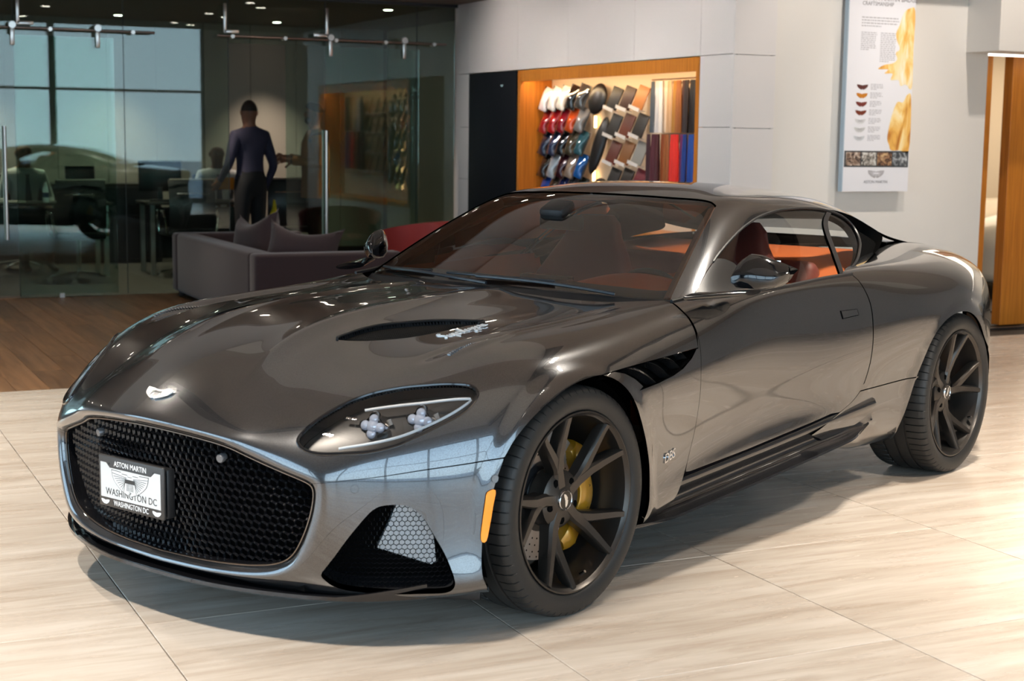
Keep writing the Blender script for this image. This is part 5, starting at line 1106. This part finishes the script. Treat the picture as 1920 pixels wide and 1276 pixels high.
HLO=[('dark maroon',(.035,.005,.010)),('burgundy',(.075,.008,.016)),('oxblood',(.06,.010,.012)),('russet',(.22,.05,.012)),('rust brown',(.28,.09,.02)),('scarlet',(.62,.018,.008)),('signal red',(.70,.022,.010)),('purple',(.15,.008,.08)),('deep blue',(.010,.04,.22)),('bright blue',(.012,.07,.36))]
for row,(HH,z,h) in enumerate(((HUP,1.71,.40),(HLO,1.28,.44))):
    for k,(nm,c) in enumerate(HH):
        y=5.70-k*.064+(.05 if row else 0)*(1-k/10); rows=[]
        for i in range(13):
            zz=h/2-h*i/12; rows.append([(.010*math.sin(3.1*s_+k*1.7)*(.3+i/14)+.004*math.sin(9*s_+k),s_*.036*(.75+.25*min(1,i/4)),zz) for s_ in np.linspace(-1,1,9)])
        m=MB(); m.grid(rows); m.grid([[(x+.005,yy,zz) for x,yy,zz in rr_] for rr_ in rows]); o=m.build('leather_swatch',lacq(c,.55)); o.location=(4.50+.012*(k%2),y,z); o.rotation_euler=(0,0,R(8*math.sin(k*2.3)))
        tag(o,'%s leather swatch hanging in the %s row of hides'%(nm,'lower' if row else 'upper'),'leather swatch','leather hides in the niche')
for i,z in enumerate((1.925,1.515)): tag(MB().tube([(4.54,5.00,z),(4.54,5.78,z)],.006,8).build('hanging_rail',STEEL),'thin steel rail carrying the %s row of leather hides'%('upper','lower')[i],'rail','hide rails')
for i,(y,z,h_) in enumerate(((6.79,1.60,.10),(6.79,1.36,.14),(6.80,1.12,.14),(6.81,.92,.12))):
    tag(MB().rbox((4.585,y,z),(.02,.022,h_),.004).build('led_strip',LEDW),('short','middle','long','lowest')[i]+' warm light strip shining between the paint samples and trim boards','light strip','niche light strips')
# ---------------------------------------------------------------- poster
PAPER=mat('poster_white',(.78,.77,.80),.45); PBLUE=mat('poster_edge_blue',(.42,.52,.60),.5)
po=empty('poster',(5.53,4.235,1.10),0,'tall white hanging poster with flame picture and column of winged badges','poster')
def pp_(name,c,d,m,bev=0): o=MB().box((c[0]-5.53,c[1]-4.235,c[2]-1.10),d,bev=bev).build(name,m,po); return o
pp_('board',(5.53,4.225,1.90),(.60,.045,1.60),PAPER); pp_('board_edge',(5.2285,4.225,1.90),(.006,.046,1.60),PBLUE)
Mx=lambda x,z,d=.0010:frame_at((x-5.53,4.2025-4.235-d,z-1.10),(1,0,0),(0,-1,0))
INKG=mat('grey_ink',(.20,.19,.20),.6); INKL=mat('pale_grey_ink',(.42,.41,.43),.6)
def ptxt(t,size,x,z,m,xs=1.0,al='LEFT',name='poster_lettering'):
    o=text_mesh(name,t,size,m,po,ext=.0002,align=al,xs=xs); o.matrix_local=Mx(x,z); return o
ptxt('ASTON MARTIN BADGE',.050,5.345,2.490,INKG,.92); ptxt('CRAFTSMANSHIP',.040,5.345,2.450,INKG,.92)
random.seed(5)
def lines(x,z,w,n,dz,h,ragged=.12,name='poster_paragraph'):
    b=MB()
    for i in range(n):
        xx=x; end=x+w*(1-ragged*random.random())*(.55 if i==n-1 else 1)
        while xx<end:
            ww=min(random.uniform(.010,.032),end-xx); b.box((xx+ww/2-5.53,4.2021-4.235,z-i*dz-1.10),(ww,.0006,h)); xx+=ww+.006
    o=b.build(name,INKL,po,angle=None); o['kind']='stuff'
lines(5.345,2.352,.36,4,.020,.008); lines(5.345,2.245,.145,10,.0135,.006); lines(5.52,2.245,.15,16,.0135,.006)
def flame(nt,b):
    tc=N(nt,'ShaderNodeTexCoord'); mp=N(nt,'ShaderNodeMapping'); mp.inputs['Scale'].default_value=(6,1,1.8); mp.inputs['Rotation'].default_value=(0,R(-14),0); nt.links.new(tc.outputs['Object'],mp.inputs[0])
    n=N(nt,'ShaderNodeTexNoise'); n.inputs['Scale'].default_value=1.5; n.inputs['Detail'].default_value=4; n.inputs['Distortion'].default_value=1.6; nt.links.new(mp.outputs[0],n.inputs['Vector'])
    rp=ramp(nt,[(.28,(.48,.18,.03)),(.40,(.80,.44,.10)),(.52,(.88,.66,.28)),(.68,(.90,.84,.68))]); nt.links.new(n.outputs[0],rp.inputs[0]); nt.links.new(rp.outputs[0],b.inputs['Base Color'])
FLAME=mat('flame_print',(.8,.5,.15),.5,build=flame)
def shape(pts,name,m,d=.0008):
    hi=max(z for x,z in pts); pts=[(x,(2.43-(2.49-z)*.75) if hi>2 else (1.81-(1.70-z)*.80)) for x,z in pts]
    o=MB().prism([(x-5.53,z-1.10) for x,z in soft(pts,True,5)],.0004,frame_at((0,4.2025-4.235-d,0),(1,0,0),(0,-1,0))).build(name,m,po,angle=None); return o
shape([(5.825,2.47),(5.77,2.49),(5.72,2.44),(5.69,2.33),(5.66,2.25),(5.67,2.18),(5.70,2.10),(5.665,2.06),(5.68,2.00),(5.64,1.96),(5.56,1.94),(5.51,1.90),(5.60,1.90),(5.57,1.86),(5.64,1.86),(5.63,1.80),(5.70,1.80),(5.72,1.745),(5.77,1.76),(5.825,1.73),(5.825,2.1)],'flame_print',FLAME)
shape([(5.825,1.66),(5.79,1.70),(5.75,1.63),(5.70,1.63),(5.665,1.55),(5.635,1.42),(5.62,1.30),(5.64,1.235),(5.66,1.16+.03),(5.74,1.19),(5.825,1.19)],'flame_print',FLAME)
for i,(c,b_) in enumerate((((.10,.03,.025),0),((.55,.20,.02),0),((.16,.03,.02),0),((.17,.035,.015),0),((.70,.70,.70),1),((.60,.60,.58),1),((.62,.64,.66),1))):
    z=1.858-i*.0615; x=5.375+(-.002*i)
    wing_emblem('badge_print',.050,lacq(c,.5),po,Mx(x,z),.0004,INKL if b_ else None)
    lines(x+.075,z+.018,.115,4,.0115,.005,name='badge_caption')
pp_('photo_strip',(5.53,4.2018,1.337),(.585,.001,.118),mat('strip_dark',(.05,.055,.06),.5))
def photo(k):
    def f(nt,b):
        tc=N(nt,'ShaderNodeTexCoord'); n=N(nt,'ShaderNodeTexNoise'); n.inputs['Scale'].default_value=22; n.inputs['Detail'].default_value=5; n.inputs['Distortion'].default_value=1.5; nt.links.new(tc.outputs['Object'],n.inputs['Vector'])
        cs=[((.03,.02,.02),(.30,.20,.14),(.70,.60,.52)),((.03,.035,.03),(.34,.30,.26),(.75,.74,.70)),((.02,.015,.015),(.26,.13,.07),(.62,.42,.22)),((.04,.045,.05),(.22,.23,.24),(.52,.54,.55))][k]
        rp=ramp(nt,[(.38,cs[0]),(.52,cs[1]),(.66,cs[2])]); nt.links.new(n.outputs[0],rp.inputs[0]); nt.links.new(rp.outputs[0],b.inputs['Base Color'])
    return mat('photo_print_%d'%k,(.4,.4,.4),.5,build=f)
for k in range(4): pp_('photo_print',(5.318+.142*k,4.2009,1.337),(.132,.001,.096),photo(k))
wing_emblem('poster_emblem',.074,mat('poster_wing_grey',(.36,.34,.35),.5),po,Mx(5.53,1.232),.0004,PAPER); ptxt('ASTON MARTIN',.030,5.53,1.170,INKG,1.0,'CENTER')
# ---------------------------------------------------------------- the pale coupe in the next room (same kind of car, seen as a sliver)
car2=empty('pale_coupe',(9.35,7.0,0),R(168),'cream white coupe partly seen between the orange wood door posts','car')
CREAM=mat('cream_paint',(.70,.60,.46),.3,.1,coat=.8)
b2=Surf(BODY); b2.sign=body.sign
panel('body_shell',b2,A([(0,0),(0,10),(5,10.0),(12,10.0),(16.9,10),(16.9,0),(13.4,0),(13.2,3.6),(9,3.9),(8.3,3.8),(7.7,0)]),[],CREAM,car2,du=.25,dv=.25,step=.05,mirror='join')
panel('cabin_glass',green,A([(.03,0),(.03,8),(5.5,8),(7.9,4),(7.9,0)]),[],mat('dark_car_glass',(.02,.025,.03),.06,coat=1.0),car2,du=.25,dv=.25,step=.05,mirror='join',flange=0,lift=-.004)
panel('roof_panel',green,A([(3.0,0),(2.9,3.3),(.1,4.0),(.1,4.7),(3.5,5.3),(5.2,4.6),(7.5,4.3),(7.5,3.4),(6,2.8),(5.8,0)]),[],CREAM,car2,du=.25,dv=.25,step=.05,mirror='join',lift=.004)
for x in (0,-2.805):
    for s in (1,-1):
        MB().lathe([(.26,-.1),(.33,-.12),(.357,-.09),(.357,.09),(.33,.12),(.28,.11),(.27,.06),(.06,.05),(0,.06)],40,'y',(x,s*.85,.357)).build('wheel',RUBBER,car2); 
        MB().lathe([(0,.13),(.37,.13),(.40,.10)],40,'y',(x,s*.845,.37)).build('arch_shadow_gap',DARK,car2) if 0 else None
# ---------------------------------------------------------------- office furniture
BLK=mat('black_leather',(.010,.010,.012),.35); DESK=mat('dark_desk',(.02,.018,.016),.3)
def desk(x,y,w,d,label):
    t=empty('desk',(x,y,0),0,label,'desk','office desks'); MB().rbox((0,0,.735),(w,d,.03),.006).build('top',DESK,t)
    for sx in (-1,1):
        for sy in (-1,1): MB().box((sx*(w/2-.06),sy*(d/2-.06),.36),(.045,.045,.72)).build('leg',STEEL,t)
    MB().box((0,d/2-.1,.45),(w-.2,.02,.45)).build('modesty_panel',DESK,t)
desk(.55,11.25,1.5,.60,'dark desk in front of the bald man in a white shirt'); desk(2.25,11.25,1.2,.60,'dark desk in front of the man with the orange folder')
def office_chair(x,y,rz,label):
    t=empty('office_chair',(x,y,0),R(rz),label,'chair','black office chairs')
    rows=[[(xx,.20+.05*math.sin(math.pi*i/10)-.03*(i/10)-.05*(xx/.25)**2*.6,.50+.50*i/10) for xx in np.linspace(-.23,.23,11)] for i in range(11)]
    m=MB(); m.grid(rows); m.grid([[(a,b_+.03,c_) for a,b_,c_ in r_] for r_ in rows]); m.build('backrest',BLK,t)
    MB().rbox((0,-.04,.46),(.48,.48,.07),.03).build('seat',BLK,t); MB().tube([(-.23,.235,1.0),(.23,.235,1.0)],.010,8).build('top_bar',STEEL,t); MB().tube([(-.16,.26,.86),(.16,.26,.86)],.008,8).build('back_bar',CHROME,t)
    for s in (-1,1): MB().tube([(s*.25,.18,.46),(s*.27,.19,.62),(s*.27,.12,.68),(s*.27,-.14,.68),(s*.27,-.17,.62),(s*.25,-.15,.45)],.013,8).build('armrest',CHROME,t)
    MB().tube([(0,0,.44),(0,0,.08)],.025,10).build('column',CHROME,t)
    for k in range(5): MB().tube([(0,0,.10),(.28*math.cos(2*math.pi*k/5),.28*math.sin(2*math.pi*k/5),.06)],.016,8).lathe([(0,-.02),(.028,-.02),(.028,.02),(0,.02)],12,'y',(.28*math.cos(2*math.pi*k/5),.28*math.sin(2*math.pi*k/5),.03)).build('leg',CHROME,t)
office_chair(.86,10.42,180,'black office chair with chrome arms facing the bald man across his desk')
office_chair(1.98,10.62,180,'black office chair with chrome arms facing the man with the orange folder')
office_chair(3.14,10.98,170,'black office chair with chrome arm beside the standing man in navy')
def monitor(x,y,z,w,h,rz,label):
    t=empty('monitor',(x,y,z),R(rz),label,'monitor','office monitors'); MB().rbox((0,0,.10+h/2),(w,.03,h),.006).build('screen',BLK,t); MB().box((0,.03,.07),(.05,.02,.14)).build('neck',BLK,t); MB().rbox((0,.03,.008),(.22,.16,.014),.005).build('foot',BLK,t)
monitor(1.04,11.3,.75,.30,.26,185,'black monitor on the bald man\'s desk'); monitor(1.86,11.30,.75,.44,.32,170,'wide black monitor on the other desk beside the man with the folder')
office_chair(.58,12.02,8,'black office chair under the bald man at the first desk'); office_chair(2.64,12.02,-6,'black office chair under the man with the orange folder'); office_chair(-.48,10.60,80,'black office chair under the person in the orange brown pullover')
cb_=empty('credenza',(1.45,12.75,0),0,'long low black cabinet with box files against the taupe office wall','cabinet'); MB().rbox((0,0,.45),(1.4,.45,.88),.01).build('body',DESK,cb_)
for k in (-.35,.35): MB().rbox((k,-.235,.45),(.66,.02,.80),.004).build('door',BLK,cb_)
bt=empty('water_bottle',(.66,11.05,.752),0,'small clear water bottle with blue label on the bald man\'s desk','bottle'); MB().lathe([(0,0),(.030,0),(.032,.02),(.032,.13),(.014,.17),(.012,.19),(0,.19)],16,'z').build('bottle_body',mat('bottle_plastic',(.6,.7,.75),.1,alpha=1),bt); MB().lathe([(.0328,.05),(.0328,.10)],16,'z').build('bottle_label',mat('label_blue',(.01,.04,.10),.5),bt,fix=False); MB().lathe([(0,.205),(.013,.205),(.013,.185)],12,'z').build('bottle_cap',WHITEINK,bt)
pd=tag(MB().rbox((.32,11.1,.76),(.28,.20,.015),.003).build('notepad',mat('pad_paper',(.55,.52,.45),.7)),'pale notepad lying on the bald man\'s desk','notepad')
# ---------------------------------------------------------------- people in the office
def skin_body(name,nodes,edges,regions,mats,parent=None):
    """one continuous figure grown from a jointed skeleton; each face takes the material of its nearest bone"""
    me=bpy.data.meshes.new(name); bm=bmesh.new(); lay=bm.verts.layers.skin.verify(); vs_={}
    for k,(p,r) in nodes.items():
        v=bm.verts.new(p); v[lay].radius=r if isinstance(r,tuple) else (r,r); v[lay].use_root=(k=='pelvis'); vs_[k]=v
    for a,b_ in edges: bm.edges.new((vs_[a],vs_[b_]))
    bm.to_mesh(me); bm.free(); o=bpy.data.objects.new(name,me); C.objects.link(o)
    o.modifiers.new('s','SKIN'); sd=o.modifiers.new('d','SUBSURF'); sd.levels=2; sd.render_levels=2
    dg=bpy.context.evaluated_depsgraph_get(); m2=bpy.data.meshes.new_from_object(o.evaluated_get(dg)); bpy.data.objects.remove(o)
    m2.materials.clear()
    for mm in mats: m2.materials.append(mm)
    segs=[(np.array(nodes[a][0]),np.array(nodes[b_][0]),regions.get((a,b_),regions.get(a,0))) for a,b_ in edges]
    for p in m2.polygons:
        c=np.array(p.center); best=1e9;mi=0
        for a,b_,r_ in segs:
            d=b_-a; t=np.clip(((c-a)@d)/(d@d),0,1); q=np.linalg.norm(c-a-t*d)
            if q<best: best=q; mi=r_
        p.material_index=mi; p.use_smooth=True
    return link(bpy.data.objects.new(name,m2),parent)
def figure(label,loc,rz,h,skin,shirt,trousers,hair,sit=False,arms=None,bald=False,beard=False,head_turn=0,jacket=None,shoe=(.01,.008,.008),sleeves_short=False,glasses=False,group='people in the office',tie=None):
    """facing local -Y; arms: {'L':(elbow,wrist),'R':...} in metres for a 1.78 m body"""
    k=h/1.78; t=empty('person',loc,R(rz),label,'person',group)
    SK=mat('skin_%.3f'%skin[0],skin,.5); SH=mat('shirt_%.3f_%.3f'%(shirt[0],shirt[2]),shirt,.75); TR=mat('trousers_%.3f'%trousers[0],trousers,.8); SHOE=mat('shoe_%.3f'%shoe[0],shoe,.4)
    dz=-.42 if sit else 0.0
    n={'pelvis':((0,0,.95+dz),(.155,.115)),'waist':((0,0,1.08+dz),(.145,.11)),'chest':((0,-.01,1.27+dz),(.165,.12)),'upper':((0,0,1.41+dz),(.13,.09)),'neck':((0,0,1.50+dz),.056),
       'jaw':((0,-.025,1.575+dz),(.068,.074)),'head':((0,-.012,1.655+dz),(.088,.098)),'crown':((0,.0,1.735+dz),(.070,.080))}
    e=[('pelvis','waist'),('waist','chest'),('chest','upper'),('upper','neck'),('neck','jaw'),('jaw','head'),('head','crown')]
    reg={('neck','jaw'):1,('jaw','head'):1,('head','crown'):1,('pelvis','waist'):2}
    A0={'L':((.235,.02,1.14),(.25,-.06,.90)),'R':((-.235,.02,1.14),(-.25,-.06,.90))}; A0.update(arms or {})
    for s,sx in (('L',1),('R',-1)):
        el,wr=[Vector(q) for q in A0[s]]; el.z+=dz; wr.z+=dz; sh=Vector((sx*.175,.0,1.42+dz)); d=(wr-el).normalized()
        n['sh'+s]=(tuple(sh),(.070,.075)); n['el'+s]=(tuple(el),.047); n['wr'+s]=(tuple(wr),.030); hp=wr+d*.075; n['palm'+s]=(tuple(hp),(.040,.022))
        e+=[('upper','sh'+s),('sh'+s,'el'+s),('el'+s,'wr'+s),('wr'+s,'palm'+s)]; reg[('wr'+s,'palm'+s)]=1
        if sleeves_short: reg[('el'+s,'wr'+s)]=1
        side=d.cross(Vector((0,-1,0))); side=side.normalized() if side.length>.1 else Vector((1,0,0)); curl=Vector((0,-1,0)) if abs(d.y)<.8 else Vector((0,0,-1))
        for f,(off,L) in enumerate(((-.03,.062),(-.01,.074),(.01,.070),(.03,.056))):
            a=hp+side*off+d*.03; b_=a+d*L*.5+curl*.006; c_=b_+d*L*.4+curl*.025
            for q,(nm,p,r_) in enumerate((('a',a,.0105),('b',b_,.009),('c',c_,.0075))): n['f%d%s%s'%(f,nm,s)]=(tuple(p),r_)
            e+=[('palm'+s,'f%da%s'%(f,s)),('f%da%s'%(f,s),'f%db%s'%(f,s)),('f%db%s'%(f,s),'f%dc%s'%(f,s))]
            for q in ('a','b'): reg[('f%d%s%s'%(f,q,s),'f%d%s%s'%(f,'bc'['ab'.index(q)],s))]=1
            reg[('palm'+s,'f%da%s'%(f,s))]=1
        th=wr+d*.035+side*(-.040)+curl*.012; n['th'+s]=(tuple(th),.012); n['tt'+s]=(tuple(th+d*.035+curl*.02-side*.008),.009); e+=[('wr'+s,'th'+s),('th'+s,'tt'+s)]; reg[('wr'+s,'th'+s)]=1; reg[('th'+s,'tt'+s)]=1
        if sit: hip,kn,an,to=(sx*.10,-.02,.90+dz),(sx*.13,-.44,.50),(sx*.13,-.40,.09),(sx*.14,-.58,.04)
        else: hip,kn,an,to=(sx*.095,0,.88),(sx*.10,-.015,.50),(sx*.105,.025,.09),(sx*.12,-.15,.04)
        n['hip'+s]=(hip,(.100,.105)); n['kn'+s]=(kn,.066); n['an'+s]=(an,.046); n['toe'+s]=(to,(.042,.030)); e+=[('pelvis','hip'+s),('hip'+s,'kn'+s),('kn'+s,'an'+s),('an'+s,'toe'+s)]
        for q in (('pelvis','hip'+s),('hip'+s,'kn'+s),('kn'+s,'an'+s)): reg[q]=2
        reg[('an'+s,'toe'+s)]=3
    n={a:(tuple(x*k for x in p),tuple(x*k for x in r_) if isinstance(r_,tuple) else r_*k) for a,(p,r_) in n.items()}
    b=skin_body('body',n,e,reg,[SH,SK,TR,SHOE],t)
    hz=(1.66+dz)*k; HR=mat('hair_%.3f'%hair[0],hair,.7)
    hd=empty('head_detail',(0,-.012*k,hz),R(head_turn),parent=t) if 0 else None
    M=Matrix.Translation((0,-.010*k,hz))@Matrix.Rotation(R(head_turn),4,'Z')
    def put(mb,name,m): mb.V=[tuple(M@Vector(v)) for v in mb.V]; return mb.build(name,m,t)
    put(MB().ell((0,-.088,-.018),(.012,.020,.026)).ell((.076,.012,-.01),(.012,.020,.030)).ell((-.076,.012,-.01),(.012,.020,.030)),'nose_and_ears',SK)
    put(MB().ell((.030,-.083,.012),(.011,.008,.006)).ell((-.030,-.083,.012),(.011,.008,.006)).ell((0,-.082,-.062),(.024,.008,.005)),'eyes_and_mouth',mat('eye_dark',(.015,.008,.006),.3))
    if glasses: put(MB().tube([(.055,-.094,.022),(.010,-.100,.022),(.010,-.100,-.004),(.055,-.094,-.004)],.003,6,closed=True).tube([(-.055,-.094,.022),(-.010,-.100,.022),(-.010,-.100,-.004),(-.055,-.094,-.004)],.003,6,closed=True),'glasses',BLACKFRAME)
    if not bald:
        rows=[]
        for i in range(9):
            th=R(8+ (80)*i/8); rows.append([((.083)*math.sin(th)*math.cos(a),.008+.098*math.sin(th)*math.sin(a),.002+.102*math.cos(th)+(.05*max(0,-math.sin(a))*math.sin(th))) for a in np.linspace(0,2*math.pi,24,endpoint=False)])
        m=MB(); m.grid(rows,wrap=True); m.add(rows[0],[tuple(range(24))]); put(m,'hair',HR)
    if tie: MB().prism([(-.022,.13),(.022,.13),(.016,.10),(.034,-.16),(0,-.20),(-.034,-.16),(-.016,.10)],.012,frame_at((0,-.128*k,(1.30+dz)*k),(1,0,0),(0,-1,.12))).build('necktie',mat('tie_%.3f'%tie[0],tie,.7),t,angle=None)
    if beard: put(MB().ell((0,-.050,-.070),(.060,.052,.048)),'beard',HR)
    if jacket:
        JK=mat('jacket_%.3f'%jacket[0],jacket,.8); rows=[]
        for z,rx,ry in ((.80,.205,.150),(.90,.200,.150),(1.05,.185,.140),(1.22,.200,.150),(1.36,.205,.140),(1.44,.150,.105),(1.49,.08,.075)):
            rows.append([(rx*k*math.cos(a),ry*k*math.sin(a),(z+dz)*k) for a in np.linspace(R(-80),R(260),30)])
        m=MB(); m.grid(rows); m.grid([[(x*.95,y*.95,z) for x,y,z in r_] for r_ in rows]); m.build('jacket',JK,t)
        for s,sx in (('L',1),('R',-1)):
            el,wr=[Vector(q)*k for q in A0[s]]; m=MB(); m.tube([(sx*.175*k,0,1.42*k),tuple(el),tuple(el+(wr-el)*.92)],[.082*k,.062*k,.050*k],14); m.build('jacket_sleeve',JK,t)
    return t
figure('standing man in a navy shirt and black trousers, seen from behind, holding a yellow cloth',(2.52,10.20,0),-158,1.80,(.20,.085,.05),(.028,.026,.055),(.008,.008,.010),(.02,.012,.008),arms={'R':((-.26,.05,1.13),(-.25,-.10,.88)),'L':((.25,-.02,1.14),(.22,-.20,.98))},head_turn=-40)
bpy.context.view_layer.update()
def cloth(p,label):
    rows=[]
    for i in range(10):
        t=i/9; rows.append([(s_*(.012+.075*t)+.03*math.sin(4*t),.02*math.sin(7*s_+5*t)*(.3+t),-.36*t) for s_ in np.linspace(-1,1,11)])
    m=MB(); m.grid(rows); m.grid([[(x,y+.004,z) for x,y,z in r_] for r_ in rows]); o=m.build('cloth',mat('yellow_cloth',(.62,.48,.02),.85)); o.location=p; o.rotation_euler=(0,R(12),R(25)); return tag(o,label,'cloth')
cloth((2.765,10.20,.80),'bright yellow cleaning cloth hanging from the hand of the man in navy')
figure('standing bearded man in a brown jacket looking down at his hands behind the glass door',(3.30,10.50,0),-100,1.80,(.24,.10,.055),(.02,.015,.012),(.028,.014,.008),(.008,.006,.005),arms={'R':((-.24,.0,1.16),(-.10,-.26,1.20)),'L':((.24,.0,1.16),(.10,-.26,1.18))},jacket=(.30,.105,.025),beard=True,shoe=(.03,.012,.006))
figure('seated bald man with glasses in a white shirt and grey tie behind the first desk',(.58,11.95,0),8,1.78,(.33,.15,.09),(.62,.60,.55),(.02,.02,.022),(.02,.012,.008),sit=True,bald=True,glasses=True,tie=(.10,.10,.09),arms={'R':((-.26,-.06,1.15),(-.14,-.32,1.10)),'L':((.26,-.06,1.15),(.16,-.32,1.10))})
figure('seated man in a white shirt holding an orange folder behind the second desk',(2.64,11.95,0),-6,1.78,(.085,.035,.022),(.58,.57,.58),(.02,.02,.022),(.01,.008,.006),sit=True,bald=True,glasses=True,tie=(.04,.05,.08),arms={'R':((-.26,-.06,1.15),(-.12,-.30,1.14)),'L':((.26,-.06,1.15),(.12,-.30,1.14))})
tag(MB().rbox((2.64,11.60,.92),(.20,.02,.13),.003,Euler((R(-15),0,0)).to_matrix()).build('folder',mat('orange_folder',(.62,.22,.01),.6)),'bright orange folder held up by the man at the second desk','folder')
figure('seated person in an orange brown pullover at the end of the first desk',(-.42,10.60,0),80,1.72,(.30,.14,.08),(.16,.055,.012),(.012,.012,.014),(.02,.012,.008),sit=True,arms={'R':((-.26,-.06,1.15),(-.10,-.40,1.02)),'L':((.26,-.06,1.15),(.14,-.40,1.02))})
